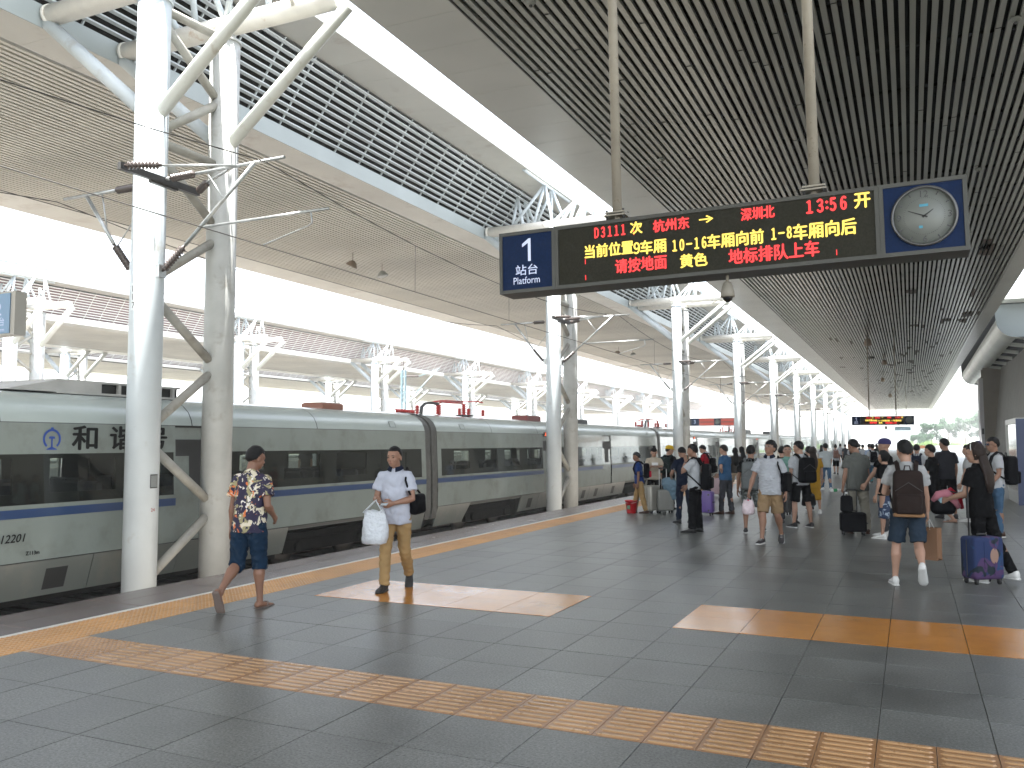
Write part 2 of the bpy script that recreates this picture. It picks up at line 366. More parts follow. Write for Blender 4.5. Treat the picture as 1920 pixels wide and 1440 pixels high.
# ------------------------------------------------------------------ canopies
RY0, RY1 = -24.0, 233.0
def canopy(x0, x1, z, s0, s1, lab, single, ms, mp, louvre=None, pitch=0.19, seam=1.22):
    t = thing('platform_canopy', lab, 'canopy', ((x0+x1)/2, 0, z), group='long platform canopies')
    inv = Matrix.Translation(-Vector(t.location))
    def P(o): o.matrix_parent_inverse = inv; return o
    n = int((s1-s0)/pitch); 
    if single:
        # slats: one mesh shared, 61 objects for the near canopy
        me = MB()
        ys = [RY0]+[RY0+2.9+6*i for i in range(42)]+[RY1]
        me.prism([(-.052,0.0),(.052,0.0),(.052,.07),(.044,.07),(.044,.012),(-.044,.012),(-.044,.07),(-.052,.07)], RY0, RY1)
        me = me.mesh('slat', ms)
        for i in range(n+1):
            o = link('slat', me, t, (s0+pitch*(i+.5)*1.0-(x0+x1)/2, 0, 0.0+random.uniform(-.004,.004)))
    else:
        b = MB()
        for i in range(n+1): b.box(s0+pitch*(i+.5)-.05, s0+pitch*(i+.5)+.05, RY0, RY1, z, z+.05)
        P(b.build('slats', ms, t, kind='stuff'))
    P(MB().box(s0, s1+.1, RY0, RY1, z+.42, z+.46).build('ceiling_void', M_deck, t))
    b = MB()                                       # hangers/purlins in the void
    for i in range(int((RY1-RY0)/2.4)): b.box(s0, s1, RY0+2.4*i, RY0+2.4*i+.06, z+.075, z+.14)
    for k_ in range(5):
        xx = s0+(s1-s0)*(k_+.5)/5; b.box(xx-.06, xx+.06, RY0, RY1, z+.2, z+.36)
    P(b.build('ceiling_framing', M_deck, t, kind='stuff'))
    # plain metal edge panels
    for (a, c) in ((x0, s0), (s1+.12, x1)):
        if c-a < .1: continue
        nfar = MB(); yy = RY0; k_ = 0
        while yy < RY1-.1:
            y2 = min(yy+seam, RY1)
            if single == 2 and 6 < yy < 62:
                q = MB(); q.box(a+.003, c-.003, yy+.004, y2-.004, z-.002, z+.03)
                P(q.build('ceiling_panel', mp, t))
            else: nfar.box(a+.003, c-.003, yy+.004, y2-.004, z-.002, z+.03)
            yy = y2
        P(nfar.build('ceiling_panels', mp, t, kind='stuff'))
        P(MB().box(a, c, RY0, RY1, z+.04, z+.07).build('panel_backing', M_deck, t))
    P(MB().box(s0-.012, s0+.012, RY0, RY1, z-.012, z+.08).build('trim', M_dark, t))
    if louvre is None:
        P(MB().prism([(x0,z),(x0-.02,z+.35),(x0+.5,z+.9),((x0+x1)/2,z+1.5),(x1-.5,z+.9),(x1+.02,z+.35),(x1,z),(x1-.03,z+.1),(x1-.4,z+.6),(x0+.4,z+.6),(x0+.03,z+.1)], RY0, RY1).build('roof', M_roof, t))
    else:
        # raised glazing side: x0 is the far low edge, x1 the low edge beside the louvres
        xl, zl, xt, zt, xo = louvre           # foot, top, overhang edge
        P(MB().prism([(x0,z),(x0-.02,z+.4),(x0+3,z+1.4),(xt-.6,zt+.9),(xo,zt+.25),(xo,zt+.02),(xt,zt+.02),(xt,zt+.10),(xt-.9,zt+.3),(x0+3,z+.9),(x0+.03,z+.1)], RY0, RY1).build('roof', M_roof, t))
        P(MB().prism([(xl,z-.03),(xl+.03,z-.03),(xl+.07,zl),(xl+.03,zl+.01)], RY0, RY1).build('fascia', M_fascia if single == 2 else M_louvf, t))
        nl = 10
        dx, dz = (xt-xl-.05)/nl, (zt-zl-.1)/nl
        for i in range(nl):
            cx, cz = xl+.06+dx*(i+.5), zl+.06+dz*(i+.5)
            pr = [(cx-.035,cz-.035),(cx+.045,cz-.01),(cx+.04,cz+.03),(cx-.04,cz+.005)]
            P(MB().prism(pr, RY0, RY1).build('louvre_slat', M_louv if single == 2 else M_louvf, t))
        b = MB(); yy = RY0+.5
        while yy < RY1:
            b.prism([(xl-.06,zl),(xl-.005,zl),(xt-.015,zt),(xt-.07,zt)], yy, yy+.035); yy += 1.22
        P(b.build('louvre_bracket', M_louv if single == 2 else M_louvf, t, kind='stuff'))
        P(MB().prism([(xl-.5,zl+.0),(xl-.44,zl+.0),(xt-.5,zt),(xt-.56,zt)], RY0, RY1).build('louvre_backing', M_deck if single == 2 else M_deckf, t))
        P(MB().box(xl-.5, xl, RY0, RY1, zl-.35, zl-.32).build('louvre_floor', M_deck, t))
        far = MB(); yy = RY0
        while yy < RY1-.1:
            y2 = min(yy+seam, RY1)
            if single == 2 and 6 < yy < 40: P(MB().box(xt+.003, xo-.003, yy+.004, y2-.004, zt-.0, zt+.02).build('overhang_panel', mp, t))
            else: far.box(xt+.003, xo-.003, yy+.004, y2-.004, zt, zt+.02)
            yy = y2
        P(far.build('overhang_panels', mp, t, kind='stuff'))
    return t
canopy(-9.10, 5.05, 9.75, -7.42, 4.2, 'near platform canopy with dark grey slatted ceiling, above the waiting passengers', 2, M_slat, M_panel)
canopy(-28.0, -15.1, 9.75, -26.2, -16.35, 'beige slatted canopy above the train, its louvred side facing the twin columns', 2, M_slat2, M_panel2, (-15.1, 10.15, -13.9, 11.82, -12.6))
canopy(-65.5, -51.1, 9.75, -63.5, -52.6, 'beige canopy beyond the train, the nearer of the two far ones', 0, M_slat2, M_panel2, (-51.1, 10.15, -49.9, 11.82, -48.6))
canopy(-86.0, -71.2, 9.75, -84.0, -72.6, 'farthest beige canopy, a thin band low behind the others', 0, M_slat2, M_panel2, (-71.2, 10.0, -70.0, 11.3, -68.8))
# ------------------------------------------------------------------ humid haze, a volume added to whiten the distance like lens glare
hz = MB().box(-520,320,-140,920,-2.9,24).build('haze'); hz['kind'] = 'stuff'; hz['label'] = 'thin humid haze added to whiten the distance like lens glare'
hm = bpy.data.materials.new('haze_air'); hm.use_nodes = True; hn = hm.node_tree.nodes; hn.clear()
ho = hn.new('ShaderNodeOutputMaterial'); hv = hn.new('ShaderNodeVolumePrincipled'); hv.inputs['Color'].default_value = (.93,.96,.95,1); hv.inputs['Density'].default_value = 0.0010
hm.node_tree.links.new(hv.outputs[0], ho.inputs['Volume']); hz.data.materials.append(hm)
# joints, dirt and missing lengths in the near ceiling
nc = [o for o in COL.objects if o.name == 'platform_canopy'][0]; rn = random.Random(4); b = MB(); b2 = MB()
for i in range(420):
    x = -7.42+.19*(rn.randrange(61)+.5); y = rn.uniform(8, 120)
    b.box(x-.054, x+.054, y, y+.025, 9.738, 9.744)
for i in range(110):
    x = -7.42+.19*(rn.choice([rn.randrange(61), rn.randrange(38,58)])+.5); y = rn.uniform(30, 165) if x > 0 else rn.uniform(70,165)
    n_ = rn.choice([1,1,2,3])
    for q_ in range(n_):
        if x+.19*q_ < 4.1: b2.box(x+.19*q_-.054, x+.19*q_+.054, y, y+rn.uniform(.6,2.8), 9.7385, 9.7445)
for bb, nm, mm in ((b,'slat_joint',M_deck),(b2,'slat_stain',mat('slat_dirt',(0.07,0.05,0.035),.7))):
    o = bb.build(nm, mm, nc, kind='stuff'); o.matrix_parent_inverse = Matrix.Translation(-Vector(nc.location))
# ------------------------------------------------------------------ twin column frames
KX = -12.2; BAY = 19.25; SEP = 1.78; YC0 = 11.1
def frame_proto(rc=1.0):
    t = thing('column_frame', 'x', 'column')
    for k_, m_ in ((0, M_white), (1, M_white_b)):
        y = SEP*k_
        b = MB().tube((0,y,-1.62), (0,y,9.62), 0.285*rc, seg=40)
        b.tube((0,y,9.62), (0,y,9.66), 0.31*rc, seg=40)
        b.tube((0,y,9.66), (0,y,9.95), 0.20, seg=24)
        b.build('column', m_, t)
        bm_ = MB().tube((-2.72,y,9.98), (2.75,y,9.98), 0.20, seg=24)
        bm_.tube((-2.80,y,9.98), (-2.72,y,9.98), 0.215, seg=24)
        bm_.build('crossbeam', M_beam, t)
        MB().tube((-0.16,y,7.62), (-2.85,y,9.84), 0.135*rc, seg=20).build('strut', M_white, t)
        MB().tube((0.18,y,7.55), (2.95,y,9.78), 0.12*rc, seg=20).build('strut', M_strut, t)
        if k_ == 0: MB().tube((1.7,y,9.98),(2.75,y+SEP,9.98),0.05,seg=8).tube((1.7,y+SEP,9.98),(2.75,y,9.98),0.05,seg=8).build('tie', M_beam, t)
        for (xb, xt, zt_) in ((-1.7,-0.55,11.8),(-0.8,-0.55,11.8),(-0.02,-0.55,11.8),(-1.7,-1.72,11.4),(-1.25,-1.72,11.4),(0.0,0.75,11.0),(0.7,0.75,11.0),(0.35,1.2,11.5),(1.1,1.2,11.5)):
            if (xt > 0.7 and xb < .3) : pass
            MB().tube((xb,y,10.1), (xt,y+(SEP*0.5 if k_ == 0 else -SEP*0.5)*0.6, zt_), 0.062, seg=10).build('truss_member', M_white, t)
    MB().tube((-0.55,-1.5,11.8),(-0.55,3.2,11.8),0.07,seg=10).build('purlin', M_white, t)
    ya, yb = 0.26, SEP-0.26
    for (za, zb) in ((9.61,9.69),(9.33,8.45),(7.37,8.27),(7.12,7.11),(6.84,5.94),(4.7,5.54),(4.2,3.27),(2.05,2.98),(1.56,0.63),(-0.63,0.27)):
        MB().tube((0,ya,za), (0,yb,zb), 0.085, seg=14).build('brace', M_brace, t)
    # small enamel number plate
    return t
def ins(b, a, c, r=0.07, n=9):
    a = Vector(a); c = Vector(c); d = c-a; L = d.length
    q = d.to_track_quat('Z','Y').to_matrix().to_4x4(); q.translation = a
    pr = [(.02,0)]
    for i in range(n):
        z0 = L*(.08+.84*i/n); dz = L*.84/n
        pr += [(r*.45,z0),(r,z0+dz*.35),(r,z0+dz*.5),(r*.45,z0+dz*.9)]
    pr += [(.02,L)]
    return b.lathe(pr, q, 14)
def bracket_proto(side):
    t = thing('catenary_bracket', 'x', 'catenary bracket')
    s = side     # +1 over the near empty track, -1 over the train
    V = lambda x, z, y=0.0: (s*(x+12.2), y, z)
    if s > 0:
        MB().box(.31,.39,-.97,.80,6.24,6.36).build('mounting_beam', M_dark, t)
        ins(MB(), V(-11.78,6.30,-.93), V(-11.25,6.32,-.62)).build('insulator', M_insul, t)
        MB().tube(V(-11.25,6.32,-.62), V(-10.2,6.35,-.02), .022, seg=8).build('tie_rod', M_galv, t)
        ins(MB(), V(-11.72,6.33), V(-11.12,6.34)).build('insulator', M_insul, t)
        MB().tube(V(-11.8,6.33), V(-11.72,6.33), .03).tube(V(-11.12,6.34), V(-9.2,6.36), .028, seg=10).build('top_tube', M_galv, t)
        ins(MB(), V(-11.78,6.31,.74), V(-11.3,6.33,.45)).build('insulator', M_insul, t)
        MB().tube(V(-11.3,6.33,.45), V(-10.3,6.35,.02), .022, seg=8).build('tie_rod', M_galv, t)
        ins(MB(), V(-11.84,4.69), V(-11.33,5.1)).build('insulator', M_insul, t)
        MB().tube(V(-11.33,5.1), V(-9.83,6.35), .033, seg=10).build('diagonal_tube', M_galv, t)
        MB().tube(V(-10.9,5.38), V(-8.3,5.40), .024, seg=10).build('registration_tube', M_galv, t)
        MB().path([V(-8.65,5.40),V(-8.62,5.2),V(-8.7,5.16),V(-9.6,4.94)], .014, 6).build('steady_arm', M_galv, t)
        MB().tube(V(-10.85,6.3),V(-10.45,5.78),.012,seg=6).build('stay', M_galv, t)
        MB().box(.24,.36,-.08,.08,4.58,4.80).build('foot_clamp', M_galv, t)
    else:
        MB().box(.29,.37,-.3,.3,6.2,6.32).build('mounting_beam', M_dark, t)
        ins(MB(), V(-11.85,6.28), V(-11.35,6.28)).build('insulator', M_insul, t)
        MB().tube(V(-11.35,6.28), V(-10.0,6.28), .03, seg=10).build('top_tube', M_galv, t)
        ins(MB(), V(-11.8,4.76), V(-11.35,5.28)).build('insulator', M_insul, t)
        MB().tube(V(-11.35,5.28), V(-10.6,6.26), .035, seg=10).build('diagonal_tube', M_galv, t)
        MB().tube(V(-11.0,6.26),V(-11.15,5.62),.014,seg=6).build('stay', M_galv, t)
        MB().tube(V(-11.4,5.2),V(-11.9,5.75),.012,seg=6).build('stay', M_galv, t)
        MB().box(-.36,-.26,-.08,.08,4.66,4.88).build('foot_clamp', M_galv, t)
    return t
fp = frame_proto(); br = bracket_proto(1); bl = bracket_proto(-1)
ords = ['nearest','second','third','fourth','fifth','sixth','seventh','eighth','ninth','tenth','eleventh']
for i in range(11):
    o = fp if i == 0 else copy_tree(fp)
    o.location = (KX, YC0+BAY*i, 0)
    o['label'] = ('tall peeling twin white columns nearest the camera, behind the man in the floral shirt' if i == 0 else
        'twin white columns rising behind the left end of the hanging LED sign' if i == 1 else
        f'{ords[i]} pair of twin white columns along the platform edge, counted from the camera')
    o['category'] = 'column'; o['group'] = 'twin columns between the tracks'
    for proto, nm in ((br, 'toward the platform'), (bl, 'out over the train')):
        if i > 7: continue
        q = proto if i == 0 else copy_tree(proto)
        q.location = (KX, YC0+BAY*i, 0)
        q['label'] = f'catenary bracket reaching {nm} from the {ords[i]} twin columns' + (' with three ribbed insulators' if i == 0 and proto is br else '')
        q['category'] = 'catenary bracket'; q['group'] = 'catenary brackets on the twin columns'
fp2 = frame_proto(1.4); nf_ = 0
def far_copy():
    global nf_
    nf_ += 1
    return fp2 if nf_ == 1 else copy_tree(fp2)
for i in range(11):
    o = far_copy(); o.location = (-48.3, 14.7+BAY*i-BAY, 0)
    o['label'] = f'blown-out white twin columns beyond the train, {ords[i]} from the left in the far row'
    o['category'] = 'column'; o['group'] = 'far row of twin columns'
for i in range(9):
    o = far_copy(); o.location = (-68.2, 14.7+BAY*i, 0)
    o['label'] = f'small distant twin columns of the last row, number {["one","two","three","four","five","six","seven","eight","nine"][i]} from the left'
    o['category'] = 'column'; o['group'] = 'last row of twin columns'
# number plate and sticker on the nearest column
def ring_plate(x, y, r, ang, z0, z1, wdt, name, m, parent):
    b = MB(); n_ = 6; a0 = ang-wdt/2/r; vs = []
    for i in range(n_+1):
        a = a0+wdt/r*i/n_; vs += [(x+r*math.cos(a), y+r*math.sin(a), z0), (x+r*math.cos(a), y+r*math.sin(a), z1)]
    b.add(vs, [(2*i,2*i+2,2*i+3,2*i+1) for i in range(n_)])
    return b.build(name, m, parent)
# ------------------------------------------------------------------ overhead wires
def wire(name, lab, pts, r=0.012, grp='overhead wires'):
    o = MB().path(pts, r, 6).build(name, M_wire); tag(o, lab, 'wire', grp); return o
def catenary(x, zc, zm, lab):
    t = thing('overhead_wire', lab, 'wire', (x,0,0), group='overhead wires above the tracks')
    MB().path([(0,-30,zc),(0,240,zc)], .010, 6).build('contact_wire', M_wire, t)
    pts = []; dr = MB()
    for i in range(-2, 11):
        y0 = YC0+BAY*i
        for k_ in range(8):
            u = k_/8; y = y0+BAY*u; z = zm-0.55*4*u*(1-u); pts.append((0,y,z))
            if k_ in (2,4,6): dr.tube((0,y,zc),(0,y,z),.005,seg=4)
    MB().path(pts, .010, 6).build('messenger_wire', M_wire, t); dr.build('droppers', M_wire, t)
catenary(-9.6, 4.92, 6.34, 'overhead wire above the empty track beside the platform')
catenary(-14.6, 4.92, 6.25, 'overhead wire above the stopped train')
# ------------------------------------------------------------------ train
M_tr = mat('train_cream_paint', (0.205,0.238,0.218), 0.22, noise=(0.8,0.05), dirt=((0.13,0.14,0.12),1.3,0.50,0.85), coat=0.5)
M_trl = mat('train_lower_paint', (0.14,0.155,0.14), 0.30, noise=(0.8,0.08), dirt=((0.20,0.19,0.16),1.6,0.52,0.8), coat=0.3)
M_trr = mat('train_roof_paint', (0.37,0.42,0.395), 0.26, noise=(0.8,0.06), coat=0.4)
M_blue = mat('train_blue_stripe', (0.018,0.048,0.13), 0.3, coat=0.4)
M_groove = mat('panel_gap', (0.015,0.016,0.015), 0.6)
M_gang = mat('gangway_rubber', (0.075,0.075,0.068), 0.6, noise=(6,0.2))
M_under = mat('underframe_grime', (0.009,0.008,0.007), 0.9, spec=0.1, noise=(5,0.4))
M_wheel = mat('wheel_steel', (0.10,0.09,0.08), 0.4, metal=0.6)
M_seat = mat('seat_fabric', (0.03,0.035,0.05), 0.8)
M_int = mat('train_interior', (0.11,0.11,0.10), 0.7)
def glass_mat(name, tint, transp, rough=0.04):
    m = bpy.data.materials.new(name); m.use_nodes = True; n = m.node_tree.nodes; l = m.node_tree.links; n.clear()
    o = n.new('ShaderNodeOutputMaterial'); tr = n.new('ShaderNodeBsdfTransparent'); tr.inputs[0].default_value = (*transp,1)
    g = n.new('ShaderNodeBsdfGlossy'); g.inputs['Roughness'].default_value = rough; g.inputs[0].default_value = (*tint,1)
    ge = n.new('ShaderNodeNewGeometry'); d = n.new('ShaderNodeVectorMath'); d.operation = 'DOT_PRODUCT'
    l.new(ge.outputs['Normal'], d.inputs[0]); l.new(ge.outputs['Incoming'], d.inputs[1])
    def M(op, x, y=None):
        q = n.new('ShaderNodeMath'); q.operation = op
        for i, v in enumerate((x, y)):
            if v is None: continue
            if isinstance(v, (int, float)): q.inputs[i].default_value = v
            else: l.new(v, q.inputs[i])
        return q.outputs[0]
    f = M('ADD', M('MULTIPLY', M('POWER', M('SUBTRACT', 1.0, M('ABSOLUTE', d.outputs['Value'])), 5.0), 0.93), 0.06)
    mx = n.new('ShaderNodeMixShader'); l.new(f, mx.inputs[0]); l.new(tr.outputs[0], mx.inputs[1]); l.new(g.outputs[0], mx.inputs[2])
    l.new(mx.outputs[0], o.inputs[0]); return m
M_glass = glass_mat('tinted_window_glass', (0.9,0.95,0.95), (0.46,0.50,0.46))
M_black_t = mat('black_lettering', (0.008,0.008,0.008), 0.6, spec=0.1)
M_blue_t = mat('blue_emblem', (0.02,0.06,0.28), 0.35)
def text_obj(txt, size, m, parent, mtx, name='lettering', align='LEFT', ext=0.0, bold=0.0, shear=0.0, sx=1.0, label=None):
    cu = bpy.data.curves.new(name, 'FONT'); cu.body = txt; cu.size = size; cu.align_x = align; cu.offset = bold; cu.shear = shear
    cu.extrude = ext; cu.resolution_u = 3; cu.offset = 0.0
    tmp = bpy.data.objects.new('tmp_text', cu); COL.objects.link(tmp)
    bpy.context.view_layer.update()
    dg = bpy.context.evaluated_depsgraph_get()
    me = bpy.data.meshes.new_from_object(tmp.evaluated_get(dg)); me.name = name
    bpy.data.objects.remove(tmp); bpy.data.curves.remove(cu)
    if bold:                                    # heavier strokes: shifted copies, each a hair in front of the last
        n0 = len(me.vertices); v0 = [v.co.copy() for v in me.vertices]; f0 = [tuple(q.vertices) for q in me.polygons]; vs, fs = [], []
        for i_, (ax, ay) in enumerate(((-1,0),(1,0),(0,1),(0,-1))):
            vs += [v+Vector((ax*bold, ay*bold*.7, .0004*i_)) for v in v0]; fs += [tuple(j+n0*i_ for j in f) for f in f0]
        me = bpy.data.meshes.new(name); me.from_pydata(vs, [], fs); me.update()
    me.transform(Matrix.Diagonal((sx,1,1,1))); me.materials.clear(); me.materials.append(m)
    o = link(name, me, parent, label=label); o.matrix_local = mtx
    return o
def side_mtx(x, y, z):   # text on a wall facing +X, reading along -Y?  (viewer at +X looks to -X: right is +Y)
    return Matrix(((0,0,1,x),(1,0,0,y),(0,1,0,z),(0,0,0,1)))
def front_mtx(x, y, z):  # text on a wall facing -Y (viewer looks to +Y, right is +X)
    return Matrix(((1,0,0,x),(0,0,-1,y),(0,1,0,z),(0,0,0,1)))
TX0 = -14.86
def tp(z):      # half width of the body at height z
    if z < -0.27: return 1.665-(-0.27-z)*0.30
    if z < 0.7: return 1.665
    return 1.665-(z-0.7)*0.045
ROOF = [(1.600,2.03),(1.575,2.14),(1.49,2.30),(1.33,2.44),(1.10,2.535),(0.8,2.59),(0.4,2.62),(0,2.63)]
CL = 25.5
def car_proto():
    t = thing('train_car', 'x', 'train')
    y0, y1 = 0.0, CL
    dy0 = 8.45                                   # door distance from the end
    segs = [(y0,dy0),(dy0+1.3,CL-dy0-1.3),(CL-dy0,CL)]
    for s in (1, -1):
        def W(a): return [(s*x, z) for x, z in a]
        # upper cant-rail band, lower side
        for (ya, yb) in segs:
            MB().strip(W([(tp(1.50),1.50),(tp(1.75),1.75),(1.600,2.02)]), ya, yb, sm=True).build('upper_side', M_tr, t)
            MB().strip(W([(tp(-.255),-.255),(tp(0),0),(tp(.45),.45),(tp(.455)+.0,.455)]), ya, yb, sm=True).build('lower_side', M_tr, t)
            MB().strip(W([(tp(.46)+.003,.455),(tp(.6)+.003,.60)]), ya, yb).build('blue_stripe', M_blue, t)
            MB().strip(W([(tp(.6),.60),(tp(.67)+.004,.67)]), ya, yb).build('window_sill', M_tr, t)
        # inner wall with window openings (dark trim), then one continuous glass band
        b = MB(); wy = 0.9
        wins = []
        while wy < CL-1.9: wins.append((wy, wy+1.35)); wy += 2.02
        b.box(s*1.56, s*1.60, y0, y1, .60, .84); b.box(s*1.56, s*1.60, y0, y1, 1.42, 1.75)
        pe = y0
        for a_, c_ in wins: b.box(s*1.56, s*1.60, pe, a_, .84, 1.42); pe = c_
        b.box(s*1.56, s*1.60, pe, y1, .84, 1.42)
        b.build('window_trim', M_groove, t)
        for (ya, yb) in segs:
            MB().strip(W([(tp(.67)+.0,.672),(tp(1.495)+.0,1.498)]), ya+.25 if ya == 0 else ya+.05, yb-.25 if yb == CL else yb-.05).build('window_glass', M_glass, t)
            for (q0, q1) in ((ya, ya+.25 if ya == 0 else ya+.05), (yb-.25 if yb == CL else yb-.05, yb)):
                MB().strip(W([(tp(.67),.672),(tp(1.495),1.498)]), q0, q1).build('window_pillar', M_tr, t)
        # doors, a little inset, with their own pane
        for d0 in (dy0, CL-dy0-1.3):
            MB().strip(W([(x-.035, z) for x, z in [(tp(-.25),-.25),(tp(0),0),(tp(.67),.67),(tp(1.5),1.5),(1.602,1.99)]]), d0+.03, d0+1.27).build('door', M_tr, t)
            MB().strip(W([(tp(.75)-.028,.75),(tp(1.5)-.028,1.5)]), d0+.38, d0+.92).build('door_window', M_groove, t)
            MB().strip(W([(tp(-.26)-.05,-.26),(tp(.5)-.06,.5),(1.55,2.02)]), d0-.02, d0+1.32).build('door_gap', M_groove, t)
        # grooves
        MB().strip(W([(tp(-.27)-.004,-.272),(tp(-.25)-.004,-.253)]), y0, y1).build('skirt_groove', M_groove, t)
        MB().strip(W([(1.594,2.018),(1.594,2.034)]), y0, y1).build('roof_groove', M_groove, t)
        # skirts between the bogie openings
        zb = -0.88
        def skirt(ya, yb, sa, sb):
            p = [(s*tp(-.275),ya+0,-.275),(s*tp(-.275),yb,-.275),(s*tp(zb),yb-sb,zb),(s*tp(zb),ya+sa,zb)]
            q = [(x-s*.03,y,z) for x,y,z in p]
            MB().add(p+q, [(0,1,2,3),(7,6,5,4),(0,4,5,1),(1,5,6,2),(2,6,7,3),(3,7,4,0)]).build('skirt', M_trl, t)
        cuts = [0.02, 2.25]; skirt(0.02, 2.2, 0, .35)
        yy = 6.45; sk = [6.3, 8.0, 9.9, 12.0, 13.9, 15.9, 17.8, CL-6.3]
        for i, (a_, c_) in enumerate(zip(sk, sk[1:])):
            skirt(a_+.01, c_-.01, -.0 if i else -.0, 0)
        skirt(CL-2.2, CL-.02, -.35, 0)
        for gy in (7.0, 10.8, 13.0, 14.7, 17.2):
            p = [(s*(tp(-.42)+.006),gy,-.42),(s*(tp(-.42)+.006),gy+.42,-.42),(s*(tp(-.78)+.006),gy+.42,-.78),(s*(tp(-.78)+.006),gy,-.78)]
            MB().add(p, [(0,1,2,3)]).build('grille', M_groove, t)
        MB().box(s*1.50, s*1.58, 2.2, 6.3, -.36, -.26).build('sole_bar', M_trl, t)
        MB().box(s*1.50, s*1.58, CL-6.3, CL-2.2, -.36, -.26).build('sole_bar', M_trl, t)
        for yh in (1.6, CL-1.9):                 # small roof hatches
            MB().strip(W([(1.588,2.12),(1.512,2.29)]), yh, yh+.32).build('hatch_gap', M_groove, t)
            MB().strip(W([(1.592,2.125),(1.516,2.285)]), yh+.02, yh+.30).build('hatch', M_trr, t)
    full = ROOF+[(-x,z) for x,z in reversed(ROOF[:-1])]
    nseg = [0, 3.9, 8.0, 12.1, 16.2, 20.3, CL]
    for a_, c_ in zip(nseg, nseg[1:]):
        MB().strip(full, a_+.012, c_-.012, sm=True).build('roof', M_trr, t)
    MB().strip([(x*.99,z-.02) for x,z in full], 0, CL).build('roof_lining', M_groove, t)
    MB().box(-1.6,1.6,0,CL,-.34,-.26).build('floor', M_int, t)
    MB().box(-1.5,1.5,0,CL,1.62,1.66).build('interior_ceiling', M_int, t)
    for yy in (0.02, CL-.06): MB().box(-1.6,1.6,yy,yy+.04,-.3,2.0).build('end_wall', M_int, t)
    b = MB()
    for i in range(20):
        yy = 1.4+i*1.16
        for xx in (-1.45,-.95,.40,.90):
            b.bbox(xx, xx+.46, yy, yy+.12, .1, .98, .04); b.bbox(xx, xx+.46, yy-.42, yy, .1, .26, .04)
    b.build('seats', M_seat, t)
    MB().box(-1.35,1.35,6.4,CL-6.4,-1.0,-.36).build('underframe', M_under, t)
    MB().box(-1.1,1.1,.1,CL-.1,-.6,-.36).build('chassis', M_under, t)
    for yc in (4.25, CL-4.25):
        MB().box(-1.25,1.25,yc-1.7,yc+1.7,-.85,-.5).box(-1.32,-1.2,yc-1.8,yc+1.8,-.95,-.65).box(1.2,1.32,yc-1.8,yc+1.8,-.95,-.65).build('bogie_frame', M_under, t)
        for yw in (yc-1.3, yc+1.3):
            b = MB()
            for sx in (-.78,.78):
                q = Matrix.Translation((sx,yw,-.81)) @ Matrix.Rotation(math.pi/2,4,'Y')
                b.lathe([(.08,-.09),(.10,-.07),(.30,-.05),(.44,-.05),(.47,-.07),(.47,.07),(.30,.05),(.1,.07),(.06,.09)], q, 28)
            b.tube((-1.3,yw,-.81),(1.3,yw,-.81),.075)
            b.build('wheelset', M_wheel, t)
            for sx in (-1.34, 1.34): MB().tube((sx-.06,yw,-.81),(sx+.06,yw,-.81),.13,seg=20).build('axle_box', M_under, t)
    # gangway bellows on the far end (length 0.7 m)
    sec = [(1.60,-.62),(1.66,-.25),(1.66,.7),(1.60,2.03)]+ROOF[1:]
    sec = sec+[(-x,z) for x,z in reversed(sec[:-1])]
    for k_, (ya, yb, q) in enumerate(((CL,CL+.30,.995),(CL+.30,CL+.40,.955),(CL+.40,CL+.70,.995))):
        MB().strip([(x*q,z*(q if z > 0 else 1)) for x,z in sec], ya, yb, sm=True).build('gangway_bellows', M_gang if k_ != 1 else M_groove, t)
        if k_ == 0:
            for yy, rev in ((CL+.30,0),(CL+.395,0)):
                n_ = len(sec); MB().add([(x,yy,z) for x,z in sec]+[(x*.94,yy,z*.94 if z > 0 else z) for x,z in sec], [(i,i+1,n_+i+1,n_+i) for i in range(n_-1)]).build('bellows_lip', M_gang, t)
    return t
car0 = car_proto()
names = ['train car behind the nearest twin columns, lettered and carrying the round blue emblem','train car in the middle with red roof insulators at its near end','third train car, ending behind the passengers in front of it']
for i in range(-1, 8):
    pass
cars = []
for i in range(8):
    o = car0 if i == 0 else copy_tree(car0)
    o.location = (TX0, 22.6-CL+26.2*i, 0)
    o['label'] = names[i] if i < 3 else f'cream train car far down the track, {["fourth","fifth","sixth","seventh","eighth"][i-3]} from the left edge of the photo'
    o['category'] = 'train'; o['group'] = 'cars of the stopped train'; cars.append(o)
